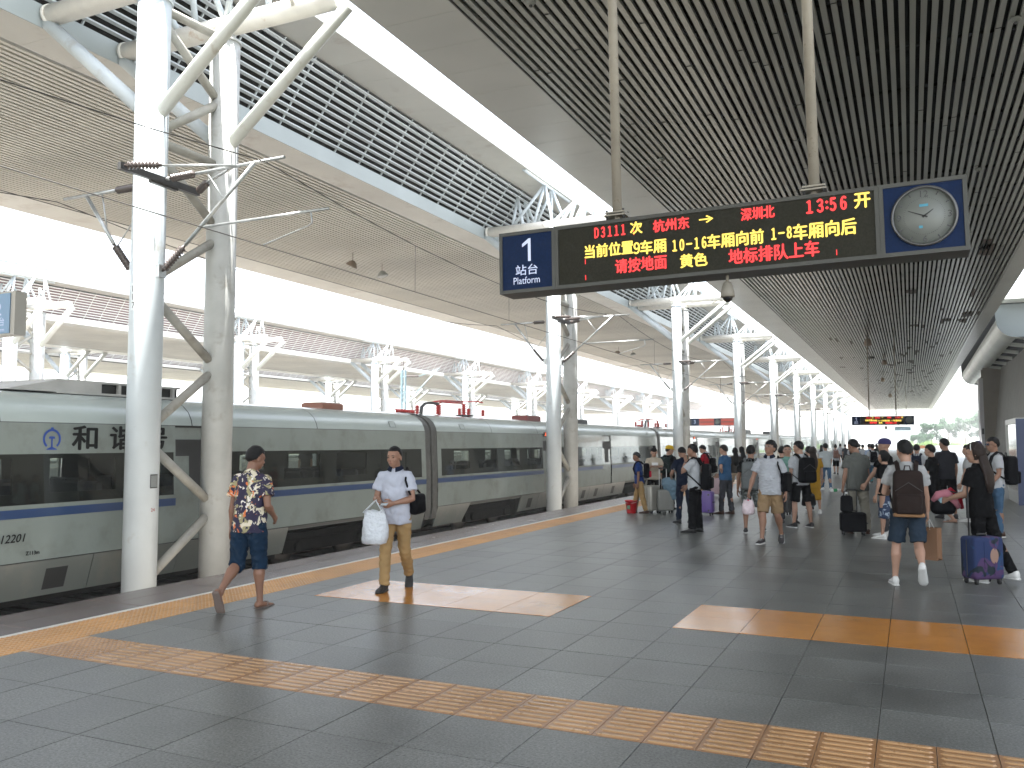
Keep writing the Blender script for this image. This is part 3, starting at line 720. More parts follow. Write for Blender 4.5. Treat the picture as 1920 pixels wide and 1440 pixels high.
# lettering and emblem on the first car (local Y = world Y + 2.9)
c0 = cars[0]; yo = CL-22.6
XS = tp(1.75)+0.0
def on_side(txt, y, z, size, m, **kw):
    q = side_mtx(tp(z+size*.3)+.012, y+yo, z)
    return text_obj(txt, size, m, c0, q, **kw)
for ch, y in (('和',10.50),('谐',11.28),('号',12.08)):
    on_side(ch, y, 1.60, 0.46, M_black_t, name='character', bold=0.012, sx=1.25)
on_side('ZY 112201', 9.67, 0.08, 0.185, M_black_t, name='car_number', shear=0.25, bold=0.003, align='RIGHT')
on_side('Z113m', 9.68, -0.15, 0.085, M_black_t, name='small_lettering', bold=0.003)
def emblem(y, z, r):
    b = MB(); n = 30; vs = []; x = tp(z)+.012
    a0, a1 = R_(-52), R_(232)                       # open ring
    for i in range(n+1):
        a = a0+(a1-a0)*i/n
        vs += [(x, y+r*math.cos(a), z+r*math.sin(a)), (x, y+r*.78*math.cos(a), z+r*.78*math.sin(a))]
    b.add(vs, [(2*i,2*i+2,2*i+3,2*i+1) for i in range(n)])
    def poly(p): b.add([(x+.001, y+r*u, z+r*v) for u, v in p], [tuple(range(len(p)))])
    poly([(-.34,.02),(.34,.02),(.34,.16),(.24,.26),(-.24,.26),(-.34,.16)])
    poly([(-.09,-.84),(.09,-.84),(.09,.02),(-.09,.02)])
    poly([(-.62,-1.08),(.62,-1.08),(.52,-.98),(.12,-.80),(-.12,-.80),(-.52,-.98)])
    poly([(-.18,.98),(.18,.98),(.12,1.16),(-.12,1.16)])
    b.build('emblem', M_blue_t, c0)
emblem(10.12+yo, 1.75, 0.17)
# red/orange destination display beside the door of the second car
M_ledo = mat('orange_led', (0.4,0.03,0.01), 0.5, emit=((1.0,0.12,0.03), 0.8))
for c_, yy in ((cars[1], 8.6), (cars[2], 8.6), (cars[3], 8.6)):
    MB().box(tp(1.9)-.02, tp(1.9)+.012, yy, yy+.55, 1.93, 2.10).build('display_housing', M_groove, c_)
    text_obj('上海', 0.13, M_ledo, c_, side_mtx(tp(1.9)+.016, yy+.06, 1.97), name='display_text', bold=.004)
# roof equipment
M_rbox = mat('roof_fairing', (0.42,0.41,0.38), 0.5, noise=(2,0.15))
M_redins = mat('red_insulator', (0.50,0.045,0.04), 0.35)
def fairing(y0, L, lab):
    t = thing('roof_fairing', lab, 'roof equipment', (TX0, y0, 2.60), group='air fairings on the train roof')
    hw = .95
    MB().add([(-hw,0,0),(hw,0,0),(hw,1.0,.22),(-hw,1.0,.22),(-hw,1.0,0),(hw,1.0,0)], [(0,1,2,3),(1,5,2),(0,3,4),(3,2,5,4)]).build('ramp', M_rbox, t)
    b = MB().box(-hw,hw,1.0,1.9,-.02,.24)
    b.build('housing', M_rbox, t)
    b = MB().box(-hw,hw,1.9,L,.20,.24).box(-hw,hw,1.9,L,-.02,.02)
    y = 1.9
    while y < L: b.box(hw-.08,hw,y,y+.05,.02,.20); b.box(-hw,-hw+.08,y,y+.05,.02,.20); y += .45
    b.build('grille_frame', M_rbox, t); MB().box(-hw+.1,hw-.1,1.9,L,.02,.2).build('grille', M_groove, t)
fairing(9.7, 3.9, 'long grey roof fairing with dark side grilles above the lettered train car')
def pantograph_gear(y, lab, s=1):
    t = thing('pantograph_gear', lab, 'pantograph', (TX0, y, 2.60), group='red insulators and pantograph gear on the train roof')
    def redins(x, yy, z0, h, r=.09):
        b = MB(); pr = [(.02,z0)]
        for i in range(6):
            z = z0+h*i/6; pr += [(r*.5,z),(r,z+h/14),(r,z+h/9),(r*.5,z+h/7)]
        pr += [(.02,z0+h)]
        b.lathe(pr, Matrix.Translation((x,yy,0)), 14).build('insulator', M_redins, t)
    t.scale = (1,1,.78); redins(-.4, 0.9*s, .05, .42); redins(.8, 3.5*s, .05, .3); redins(.8, 1.7*s, .05, .3); redins(0.4, 0.9*s, .05, .42); redins(0.5, 2.6*s, .05, .55); redins(-.5, 2.6*s, .05, .55); redins(0, 3.9*s, .05, .4)
    MB().lathe([(.3,.02),(.34,.05),(.3,.08),(.02,.09)], Matrix.Translation((.5,2.6*s,0)), 20).build('base_disc', M_dark, t)
    MB().path([(.6,-.55*s,-.05),(.6,-.5*s,.30),(.55,-.2*s,.46),(.4,.4*s,.52),(.4,.9*s,.50)], .06, 10).build('cable_elbow', M_dark, t)
    MB().path([(.4,.4*s,.52),(.4,1.0*s,.62),(.2,1.9*s,.60),(.45,2.6*s,.62)], .028, 8).build('busbar', M_redins, t)
    MB().path([(.3,1.2*s,.55),(.1,2.0*s,.72),(.1,3.3*s,.74)], .03, 8).path([(-.3,1.2*s,.55),(-.1,2.0*s,.72),(-.1,3.3*s,.74)], .03, 8).build('folded_arm', M_redins, t)
    MB().box(-.75,.75,3.2*s-.05,3.2*s+.05,.70,.75).path([(-.75,3.2*s,.72),(-.95,3.2*s,.66)], .03,6).path([(.75,3.2*s,.72),(.95,3.2*s,.66)], .03,6).build('collector_head', M_redins, t)
    b = MB()
    for i in range(9): b.tube((.55,-1.9*s+.12*i*s,.02),(.55,-1.9*s+.12*i*s,.14),.05,seg=8)
    b.tube((.55,-2.0*s,.14),(.55,-.7*s,.14),.02).build('cable_mounts', M_redins, t)
pantograph_gear(24.6, 'red insulators and folded pantograph on the roof behind the first gangway')
pantograph_gear(50.5, 'smaller red roof insulators above the third train car')
pantograph_gear(76.5, 'tiny red roof insulators far down the train')
def roof_box(y, L, h, lab, m):
    t = thing('roof_box', lab, 'roof equipment', (TX0+.5, y, 2.58), group='small boxes on the train roof')
    MB().bbox(-.35,.35,0,L,0,h,.03).build('housing', m, t); MB().box(-.3,.3,.05,L-.05,h,h+.02).build('lid', M_rbox, t)
roof_box(18.6, .9, .16, 'low brown box on the roof of the first car, left of the red insulators', mat('brown_box',(0.25,0.10,0.06),.5))
roof_box(32.0, 1.4, .20, 'red and black box on the second car roof beside the second twin columns', mat('dark_red_box',(0.20,0.04,0.035),.5))
roof_box(37.0, 2.2, .18, 'dark low box on the second car roof, right of the second twin columns', M_dark)
roof_box(83.0, 3.0, .3, 'black roof box far down the train', M_dark)
roof_box(98.0, 3.0, .3, 'farthest dark roof box on the train', M_dark)
# ------------------------------------------------------------------ hanging sign
M_sf = mat('sign_frame', (0.050,0.050,0.042), 0.5, noise=(3,0.15))
M_sblue = mat('sign_blue', (0.003,0.014,0.052), 0.6, noise=(40,0.15), spec=0.15)
M_led_b = mat('led_matrix_off', (0.024,0.023,0.016), 0.7, spec=0.15, noise=(60,0.2))
def led(name, c, s):
    m = bpy.data.materials.new(name); m.use_nodes = True; n = m.node_tree.nodes; l = m.node_tree.links
    b = n['Principled BSDF']; b.inputs['Base Color'].default_value = (.02,.02,.02,1)
    tc = n.new('ShaderNodeTexCoord'); v = n.new('ShaderNodeTexVoronoi'); v.inputs['Scale'].default_value = 110; v.inputs['Randomness'].default_value = 0.0
    l.new(tc.outputs['Object'], v.inputs['Vector'])
    mr = n.new('ShaderNodeMapRange'); mr.inputs[1].default_value = .25; mr.inputs[2].default_value = .6; mr.inputs[3].default_value = s; mr.inputs[4].default_value = s*.45
    l.new(v.outputs['Distance'], mr.inputs[0]); l.new(mr.outputs[0], b.inputs['Emission Strength'])
    b.inputs['Emission Color'].default_value = (*c,1); return m
M_lr = led('red_led', (1.0,0.03,0.03), 0.42); M_ly = led('yellow_led', (1.0,0.72,0.10), 0.42); M_lg = led('green_led', (0.1,0.8,0.5), 0.2)
M_st = mat('sign_lettering', (0.45,0.50,0.66), 0.5, emit=((0.6,0.68,0.9), 0.08))
M_cf = mat('clock_face', (0.155,0.165,0.15), 0.45); M_ch = mat('clock_hand', (0.01,0.01,0.01), 0.4); M_crim = mat('clock_rim', (0.10,0.10,0.10), 0.3, metal=.5)
M_cnum = mat('clock_numeral', (0.05,0.05,0.05), 0.5); M_clogo = mat('clock_logo', (0.05,0.25,0.35), 0.4)
def clock(t, cx, cz, r, y, hh, mm, ry=1.0):
    q = Matrix.Translation((cx,y,cz)) @ Matrix.Rotation(math.pi/2,4,'X')
    MB().lathe([(r*1.06,-.0),(r*1.06,.02),(r*.98,.03),(r*.98,.0)], q, 48).build('clock_rim', M_crim, t)
    f = MB().lathe([(.001,.004),(r*.985,.004),(r*.985,.0)], q, 48).build('clock_face', M_cf, t)
    dg = .006
    hh = hh
    b = MB()
    for i in range(12):
        if i % 3 == 0: continue
        a = math.pi/2-i*math.pi/6; u = Vector((math.cos(a),0,math.sin(a))); v = Vector((-math.sin(a),0,math.cos(a)))
        p = [Vector((cx,y-dg,cz))+u*r*aa+v*r*bb for aa, bb in ((.80,-.02),(.93,-.02),(.93,.02),(.80,.02))]
        MB().add(p, [(0,1,2,3)]).build('hour_mark', M_cnum, t)
    for i in range(60):
        a = i*math.pi/30; u = Vector((math.cos(a),0,math.sin(a))); v = Vector((-math.sin(a),0,math.cos(a)))
        p = [Vector((cx,y-dg,cz))+u*r*aa+v*r*bb for aa, bb in ((.63,-.008),(.655,-.008),(.655,.008),(.63,.008))]
        b.add(p, [(0,1,2,3)])
    b.build('minute_marks', M_cnum, t, kind='stuff')
    for s_, dx, dz in (('12',0,.78),('3',.80,0),('6',0,-.80),('9',-.80,0)):
        text_obj(s_, r*.33, M_cnum, t, front_mtx(cx+dx*r, y-dg-.001, cz+dz*r-r*.115), name='numeral', align='CENTER')
    def hand(ang, L, w_):
        u = Vector((math.sin(ang),0,math.cos(ang))); v = Vector((math.cos(ang),0,-math.sin(ang))); c = Vector((cx,y-dg-.004,cz))
        MB().add([c-u*L*.2-v*w_, c-u*L*.2+v*w_, c+u*L+v*w_*.3, c+u*L-v*w_*.3], [(3,2,1,0)]).build('clock_hand', M_ch, t)
    hand(2*math.pi*mm/60, r*.55, r*.028); hand(2*math.pi*(hh+mm/60)/12, r*.36, r*.035)
    MB().add([Vector((cx+a_*r,y-dg-.001,cz+b_*r)) for a_, b_ in ((-.14,.33),(.14,.33),(.14,.42),(-.14,.42))], [(0,1,2,3)]).build('clock_logo', M_clogo, t)
    MB().add([Vector((cx+a_*r,y-dg-.001,cz+b_*r)) for a_, b_ in ((-.18,-.42),(-.06,-.42),(-.06,-.33),(-.18,-.33))], [(0,1,2,3)]).build('clock_logo', M_clogo, t)
    
def panel_at(parent, px0, px1, u0, u1): pass
def hanging_sign(loc, W, H, lab, n1='1', roll=0.0, full=True):
    """origin: lower left corner of the box front; front faces -Y"""
    t = thing('hanging_sign', lab, 'sign', loc, group='hanging LED platform signs')
    t.rotation_euler = (0, roll, 0)
    D = .34
    fx = [0, .144*W, .842*W, W]                       # blue panel | LED | clock panel
    b = MB().box(0,W,.02,D,0,H)
    b.build('housing', M_sf, t)
    fr = MB()
    for (a_, c_) in zip(fx, fx[1:]):
        g = .012*W/4.3*1.0
        fr.box(a_+.001,c_-.001,-.004,.02,0.0,.035).box(a_+.001,c_-.001,-.004,.02,H-.035,H).box(a_+.001,a_+.035,-.003,.02,.035,H-.035).box(c_-.035,c_-.001,-.003,.02,.035,H-.035)
    fr.build('frame', M_sf, t)
    MB().box(fx[0]+.036,fx[1]-.036,.006,.012,.036,H-.036).build('number_panel', M_sblue, t)
    MB().box(fx[1]+.036,fx[2]-.036,.006,.012,.036,H-.036).build('led_screen', M_led_b, t)
    MB().box(fx[2]+.036,fx[3]-.036,.006,.012,.036,H-.036).build('clock_panel', M_sblue, t)
    cx = (fx[0]+fx[1])/2
    if n1 == '1':                                   # numeral with its flag, drawn as a shape
        s_ = H/.635; MB().add([(cx+a_*s_,.003,.318*s_+b_*s_) for a_, b_ in ((.012,0),(.043,0),(.043,.235),(.020,.235),(-.052,.183),(-.052,.150),(.012,.188))], [(0,1,2,5,6),(2,3,4,5)]).build('numeral', M_st, t)
    sX, sZ = W/4.31, H/.635
    def T(s_, x0_, x1_, z0_, z1_, m, bold=.0045):
        q = text_obj(s_, 1.0, m, t, front_mtx(0,0,0), name='white_lettering' if m is M_st else 'red_lettering' if m is M_lr else 'yellow_lettering')
        me = q.data; xs = [v.co.x for v in me.vertices]; ys = [v.co.y for v in me.vertices]; ax, bx, ay, by = min(xs), max(xs), min(ys), max(ys)
        kx = (x1_-x0_)*sX/(bx-ax); ky = (z1_-z0_)*sZ/(by-ay)
        v0 = [((v.co.x-ax)*kx+x0_*sX, (v.co.y-ay)*ky+z0_*sZ, 0) for v in me.vertices]; f0 = [tuple(f.vertices) for f in me.polygons]; n0 = len(v0); vs, fs = [], []
        for i_, (dx_, dy_) in enumerate(((-1,0),(1,0),(0,.8),(0,-.8)) if bold else ((0,0),)):
            vs += [(x_+dx_*bold, y_+dy_*bold, .0004*i_) for x_, y_, _ in v0]; fs += [tuple(j+n0*i_ for j in f) for f in f0]
        m2 = bpy.data.meshes.new(q.name); m2.from_pydata(vs, [], fs); m2.materials.append(m); q.data = m2; q.matrix_local = front_mtx(0,.002,0)
    T('站台', .184,.427,.179,.285, M_st, .001); T('Platform', .158,.449,.088,.160, M_st, .0)
    T('当前位置',.939,1.431,.278,.408,M_ly); T('９',1.440,1.497,.270,.380,M_ly); T('车厢',1.505,1.756,.258,.390,M_ly)
    T('１０－１６',1.820,2.135,.254,.362,M_ly); T('车厢向前',2.149,2.656,.240,.374,M_ly); T('１－８',2.728,2.899,.260,.368,M_ly); T('车厢向后',2.915,3.440,.236,.378,M_ly)
    T('Ｄ３１１１',1.044,1.355,.470,.575,M_lr); T('次',1.409,1.526,.467,.585,M_ly); T('杭州东',1.636,1.981,.458,.575,M_lr); T('→',2.078,2.207,.492,.560,M_ly,.003)
    T('深圳北',2.464,2.758,.468,.580,M_lr); T('１３',3.038,3.175,.462,.580,M_lr,.006); T(':',3.20,3.215,.485,.555,M_lr,.006); T('５６',3.235,3.367,.462,.580,M_lr,.006); T('开',3.435,3.560,.458,.588,M_ly)
    T('请按地面',1.249,1.756,.098,.235,M_lr); T('黄色',1.889,2.140,.088,.214,M_ly); T('地标排队上车',2.340,3.126,.075,.215,M_lr)
    Ls = fx[2]-fx[1]; x0 = fx[1]
    b = MB()
    for u, v in ((.105,.35),(.105,.10),(.995,.72),(.88,.10),(.272,.72)):
        b.box(x0+Ls*u, x0+Ls*u+.008, .002,.004, H*v, H*v+.05)
    b.build('stray_led_pixels', M_lr, t)
    clock(t, fx[2]+(fx[3]-fx[2])*.51, H*.51, H*.385, .004, 1, 49)
    for px in (.285*W, .718*W):
        zt = 9.85-loc[2]
        MB().tube((px,D*.5,H+.10),(px,D*.5,zt), .048, seg=20).tube((px,D*.5,H),(px,D*.5,H+.10),.03).build('hanger_pole', M_pole, t)
        MB().box(px-.11,px+.11,D*.5-.10,D*.5+.10,H+.06,H+.075).box(px-.10,px+.10,D*.5-.09,D*.5+.09,H+.09,H+.105).build('flange', M_pole, t)
        b = MB()
        for sx in (-1,1):
            for sy in (-1,1): b.tube((px+sx*.085,D*.5+sy*.07,H+.03),(px+sx*.085,D*.5+sy*.07,H+.125),.012,seg=6)
        b.build('bolt', M_dark, t)
    return t
S1 = hanging_sign((-3.81, 8.0, 3.205), 4.31, 0.635, 'large near LED sign hung from the ceiling with blue number 1 panel and round clock', roll=R_(-0.85))
S2 = hanging_sign((-3.97, 70.0, 2.985), 4.27, 0.66, 'small far LED sign of platform 1, hung above the distant crowd')
# sign of platform 3 over the island platform
t = thing('hanging_sign', 'distant LED sign with number 3 and a central clock, seen between the columns', 'sign', (-26.6, 107.0, 3.75), group='hanging LED platform signs')
MB().box(0,7.2,.02,.34,0,.95).build('housing', M_sf, t)
MB().box(2.0,2.9,-.01,.02,.04,.91).build('number_panel', M_sblue, t); text_obj('3', .6, M_st, t, front_mtx(2.4,-.02,.3), name='numeral', align='CENTER')
M_ledw = mat('red_led_panel', (0.16,0.03,0.02), .5, emit=((1,.10,.05), .07))
for a_, c_ in ((2.95,4.75),(5.6,7.15)): MB().box(a_,c_,-.01,.02,.06,.42).box(a_,c_,-.01,.02,.52,.88).build('led_screen', M_ledw, t)
MB().box(4.8,5.55,-.01,.02,.04,.91).build('clock_panel', M_sblue, t); clock(t, 5.17, .48, .32, -.012, 1, 49)
for px in (1.6,5.6): MB().tube((px,.2,.95),(px,.2,6.2),.05,seg=8).build('hanger_pole', M_pole, t)
# platform-2 sign, cut by the left edge of the photo
t = thing('hanging_sign', 'pale blue sign end at the left edge of the photo, above the train roof', 'sign', (-22.0, 15.55, 4.62), group='hanging LED platform signs')
MB().box(-4.0,0,.02,.36,0,1.2).build('housing', mat('sign_case_beige',(0.38,0.36,0.31),.5), t)
MB().box(-1.15,-.18,-.006,.02,.05,1.15).build('number_panel', mat('sunlit_blue_panel',(0.16,0.28,0.42),.3), t)
text_obj('2', .5, M_st, t, front_mtx(-.62,-.012,.55), name='numeral', align='CENTER'); text_obj('站台', .26, M_st, t, front_mtx(-.62,-.012,.28), name='lettering', align='CENTER')
text_obj('Platform', .15, M_st, t, front_mtx(-.62,-.012,.10), name='lettering', align='CENTER')
for px in (-3.1,-3.6): MB().tube((px,.2,1.2),(px,.2,5.3),.05,seg=8).build('hanger_pole', M_pole, t)
# small far hanging board
t = thing('hanging_sign', 'tiny pale blue hanging board in the white distance, below the far LED sign', 'sign', (-1.9, 130.0, 3.3), group='hanging LED platform signs')
MB().bbox(0,2.0,0,.2,0,.55,.02).build('board', mat('pale_board',(0.35,0.47,0.50),.5), t); text_obj('出 口', .3, M_st, t, front_mtx(1.0,-.01,.13), name='lettering', align='CENTER')
MB().tube((.5,.1,.55),(.5,.1,6.5),.03,seg=6).tube((1.5,.1,.55),(1.5,.1,6.5),.03,seg=6).build('hanger_pole', M_pole, t)
# ------------------------------------------------------------------ dome camera and ceiling fittings
M_cambody = mat('camera_body_grey', (0.24,0.22,0.18), 0.45); M_domeg = mat('dark_dome', (0.01,0.01,0.01), 0.08)
def dome_camera(loc, s, lab, drop=0.0):
    t = thing('dome_camera', lab, 'security camera', loc, group='dome cameras')
    MB().lathe([(.02*s,0),(.02*s,.13*s+drop)], Matrix.Translation((0,0,.0)), 12).build('stem', M_cambody, t)
    MB().lathe([(.02*s,.02*s),(.05*s,.0),(.07*s,-.05*s),(.086*s,-.12*s),(.090*s,-.18*s),(.072*s,-.19*s),(.068*s,-.17*s)], None, 28).build('housing', M_cambody, t)
    MB().ell((0,0,-.175*s), (.064*s,.064*s,.075*s), 20, 12).build('dome', M_domeg, t)
    return t
dome_camera((-1.513, 8.13, 3.17), 0.74, 'grey dome camera hanging under the middle of the near LED sign')
dome_camera((-1.62, 70.2, 2.90), 1.0, 'tiny dome camera below the far LED sign')
M_lampb = mat('high_bay_lamp', (0.26,0.20,0.15), 0.4)
def bay_lamp(loc, lab, s=1.0, grp='lamps hanging under the near canopy'):
    t = thing('ceiling_lamp', lab, 'lamp', loc, group=grp)
    MB().tube((0,0,0),(0,0,.42),.02,seg=8).build('stem', M_lampb, t)
    MB().lathe([(.05*s,.10*s),(.12*s,.06*s),(.17*s,-.02*s),(.19*s,-.16*s),(.18*s,-.26*s),(.14*s,-.30*s)], None, 20).build('shade', M_lampb, t)
    MB().ell((0,0,-.27*s), (.13*s,.13*s,.06*s), 16, 8).build('lens', M_cf, t)
bay_lamp((-2.73,70.9,9.45), 'nearest brown lamp under the dark ceiling, above and behind the far LED sign', 1.45)
bay_lamp((-2.06,90.3,9.5), 'second brown lamp under the dark ceiling', 1.3)
bay_lamp((-2.85,114.3,9.45), 'third brown lamp under the dark ceiling, near its bright far end', 1.3)
bay_lamp((-2.76,152.7,9.45), 'farthest brown lamp under the dark ceiling', 1.6)
def flood(loc, lab, tilt):
    t = thing('floodlight', lab, 'lamp', loc, group='floodlights under the beige canopy')
    MB().tube((0,0,0),(0,0,.45),.015,seg=6).build('stem', M_lampb, t)
    q = Matrix.Rotation(tilt,4,'Y')
    MB().lathe([(.06,.10),(.16,.04),(.24,-.10),(.26,-.14),(.02,-.13)], q, 18).build('shade', M_lampb if tilt > 0 else M_panel, t)
flood((-21.3,30.2,9.3), 'brown floodlight under the beige canopy, the left one of the near pair', .5)
flood((-21.4,32.6,9.3), 'pale floodlight under the beige canopy, the right one of the near pair', -.3)
flood((-22.1,69.6,9.3), 'brown floodlight under the beige canopy behind the second twin columns', .5)
flood((-21.4,71.4,9.3), 'pale floodlight beside the brown one behind the second twin columns', -.3)
for (x, y, lab) in ((-6.07,14.06,'small round smoke detector on the dark ceiling near the top middle of the photo'),(-6.2,23.7,'small ceiling detector left of the LED sign pole'),(2.06,28.5,'small ceiling detector right above the clock'),(2.05,18.5,'small ceiling detector in the top right corner')):
    t = thing('detector', lab, 'detector', (x,y,9.75), group='detectors on the ceiling')
    MB().lathe([(.05,0),(.10,-.02),(.10,-.05),(.06,-.09),(.01,-.10)], None, 20).build('housing', M_cf, t); MB().lathe([(.03,-.1),(.03,-.13),(.01,-.14)], None, 12).build('sensor', M_dark, t)
# ------------------------------------------------------------------ catenary mast in the open middle tracks
t = thing('catenary_mast', 'pale blue lattice mast standing behind the train, left of the red insulators', 'mast', (-36.0, 58.05, -1.5))
MM = mat('mast_blue_grey', (0.30,0.42,0.46), 0.4)
MB().box(-.17,-.13,-.14,.14,0,8.9).box(.13,.17,-.14,.14,0,8.9).build('channel', MM, t)
b = MB()
for i in range(22): b.tube((-.13,-.1,.2+.4*i),(.13,-.1,.4+.4*i),.015,seg=5)
b.build('lacing', MM, t); MB().lathe([(.05,8.9),(.06,9.1),(.03,9.5),(.01,9.7)], None, 8).build('cap', M_insul, t)
ins(MB(), (.2,0,8.4), (1.4,0,8.35), .08, 10).build('insulator', M_insul, t)
MB().tube((1.4,0,8.35),(3.2,0,8.9),.03).tube((.2,0,6.2),(3.0,0,8.8),.035).tube((-.3,0,8.4),(.3,0,8.4),.03).build('cantilever', MM, t)
# ------------------------------------------------------------------ station building on the right
M_bld = mat('building_stone_dark', (0.16,0.15,0.13), 0.6, noise=(1.2,0.12)); M_bldw = mat('building_stone_warm', (0.25,0.22,0.18), 0.6, noise=(1.2,0.1))
M_bldl = mat('building_edge_light', (0.55,0.54,0.56), 0.5); M_curv = mat('eave_curved_metal', (0.62,0.65,0.60), 0.3, noise=(0.5,0.12)); M_eave = mat('eave_panel', (0.13,0.155,0.155), 0.4, noise=(0.7,0.05))
t = thing('station_building', 'dark sloping station building wall with curved white eave on the right', 'building', (5.6, 86.0, 0))
MB().add([(0,0,-.02),(.32,0,-.02),(.32,0,7.3),(0,0,7.3),(0,2,-.02),(.32,2,-.02),(.32,2,7.3),(0,2,7.3)], [(0,1,2,3),(1,5,6,2),(4,0,3,7),(7,6,5,4),(3,2,6,7)]).build('light_pier', M_bldl, t)
MB().add([(.32,.0,-.02),(.85,.0,-.02),(1.75,.0,8.2),(.32,.0,8.2),(.32,2,-.02),(1.75,2,-.02),(1.75,2,8.2),(.32,2,8.2)], [(0,1,2,3),(4,7,6,5),(1,5,6,2)]).build('warm_wall', M_bldw, t)
MB().add([(.85,-.01,-.02),(1.75,-.01,8.2),(2.6,-78,9.5),(.90,-78,-.02),(9,-78,9.5),(9,-.01,9.5),(9,-78,-.02)], [(3,0,1,2),(2,1,5,4),(3,2,4,6)]).build('sloping_wall', M_bld, t)
MB().box(.1,.28,-.08,-.0,2.4,2.9).build('wall_sign', M_dark, t)
# curved eave running along the platform canopy
ey0, ey1 = -22.0, 20.0
n_ = 14; prof = [(-.36,10.6),(-.36,9.85),(-.33,9.62)]
for i in range(n_+1):
    a = math.pi*0.5*i/n_; prof.append((-.33+1.15*(1-math.cos(a)), 9.62-1.15*math.sin(a)))
N_ = len(prof); vs = []; K_ = 14
for j in range(K_+1):
    y = ey0+(ey1-ey0)*j/K_; vs += [(x, y, z-0.55*(j/K_) if z < 9.8 else z) for x, z in prof]
b = MB().add(vs, [(j*N_+i, j*N_+i+1, (j+1)*N_+i+1, (j+1)*N_+i) for j in range(K_) for i in range(3, N_-1)], True); b.build('curved_eave', M_curv, t)
MB().add(vs, [(j*N_+i, j*N_+i+1, (j+1)*N_+i+1, (j+1)*N_+i) for j in range(K_) for i in range(0, 3)], False).build('shadow_gap', M_deck, t)
xe, ze = prof[-1]
MB().add([(9,ey0,8.3),(9,ey0,10.7),(-.36,ey0,10.7)]+[(x,ey0,z) for x,z in prof[1:]], [tuple(range(2+N_))]).build('end_panel', M_eave, t)
MB().box(-.46,9,ey0-1.9,ey0+.1,10.7,10.86).build('coping', M_curv, t)  # overhang toward the camera added to keep the end panel in shade
MB().box(-.36,9,ey0,ey1,10.62,10.72).build('roof_slab', M_eave, t)
def zz(y): return -0.55*(y-ey0)/(ey1-ey0)
b = MB(); y = ey0+.4
while y < ey1-.6:
    b.add([(x_,y_,z_+zz(y)) for x_,y_,z_ in ((xe-.02,y,ze),(1.82,y,8.30),(1.82,y+.55,8.30),(xe-.02,y+.55,ze),(xe-.02,y,ze+.22),(1.82,y,8.52),(1.82,y+.55,8.52),(xe-.02,y+.55,ze+.22))], [(0,3,2,1),(4,5,6,7),(0,1,5,4),(1,2,6,5),(2,3,7,6),(3,0,4,7)]); y += 4.3
b.build('skylight_beams', M_curv, t)
MB().add([(xe,ey0+.06,ze),(xe,ey1,ze-.55),(xe,ey1,ze+.5),(xe,ey0+.06,ze+1.0),(1.8,ey0+.06,8.3),(1.8,ey1,7.75),(1.8,ey1,8.9),(1.8,ey0+.06,9.4)], [(0,1,2,3),(4,7,6,5),(3,2,6,7),(0,3,7,4),(1,5,6,2)]).build('skylight_void', M_deck, t)
MB().add([(1.8,ey0,8.3),(3.8,ey0,7.7),(3.8,ey1,6.9),(1.8,ey1,7.75),(9,ey0,7.6),(9,ey1,6.9)], [(0,1,2,3),(1,4,5,2)]).build('soffit', M_bldw, t)
MB().add([(x,ey1,z-.55 if z < 9.8 else z) for x,z in prof]+[(1.8,ey1,7.75),(3.8,ey1,6.9),(3.8,ey1,10.6)], [tuple(range(N_+3))]).build('end_panel', M_eave, t)
# ------------------------------------------------------------------ light box
M_lbf = mat('lightbox_frame', (0.42,0.42,0.40), 0.35, metal=.4); M_lbb = mat('lightbox_blue', (0.03,0.05,0.13), 0.35); M_lbg = mat('lightbox_glass', (0.30,0.34,0.32), 0.06, coat=1.0)
t = thing('advertising_case', 'tall glass fronted display case with blue end panel at the right edge', 'display case', (2.60, 26.9, 0))
MB().bbox(0.02,.5,0,2.9,0,.25,.02).build('plinth', M_lbf, t)
MB().box(0.0,.5,0.0,2.9,2.2,2.34).box(0.0,.5,2.78,2.9,.25,2.2).box(.0,.5,.02,.14,.25,2.2).box(0,.5,.14,2.78,.25,.37).build('frame', M_lbf, t)
MB().box(0.03,.05,.14,2.78,.37,2.2).build('glass_front', M_lbg, t)
MB().box(-.01,.52,-.03,.02,-.0,2.32).build('end_panel', M_lbb, t)
# ------------------------------------------------------------------ far trees, hedge, barrier
M_leaf = mat('far_foliage', (0.032,0.075,0.034), 0.7, noise=(0.6,0.35)); M_leaf2 = mat('hedge_foliage', (0.12,0.20,0.04), 0.7, noise=(1.2,0.3)); M_bark = mat('bark', (0.12,0.09,0.06), 0.9)
def leaf_cloud(blobs, n, size, seed, rr=None):
    rn = random.Random(seed); b = MB()
    for i in range(n):
        c, r = rn.choice(blobs)
        d = Vector((rn.gauss(0,1),rn.gauss(0,1),rn.gauss(0,1))).normalized()*(rn.random()**0.4)
        p = Vector(c)+Vector((d.x*r[0],d.y*r[1],d.z*r[2])); u = Vector((rn.gauss(0,1),rn.gauss(0,1),rn.gauss(0,1))).normalized(); v = u.orthogonal().normalized()
        s_ = size*rn.uniform(.6,1.4)
        b.add([p-u*s_, p+v*s_*.6, p+u*s_, p-v*s_*.6], [(0,1,2,3)])
    return b
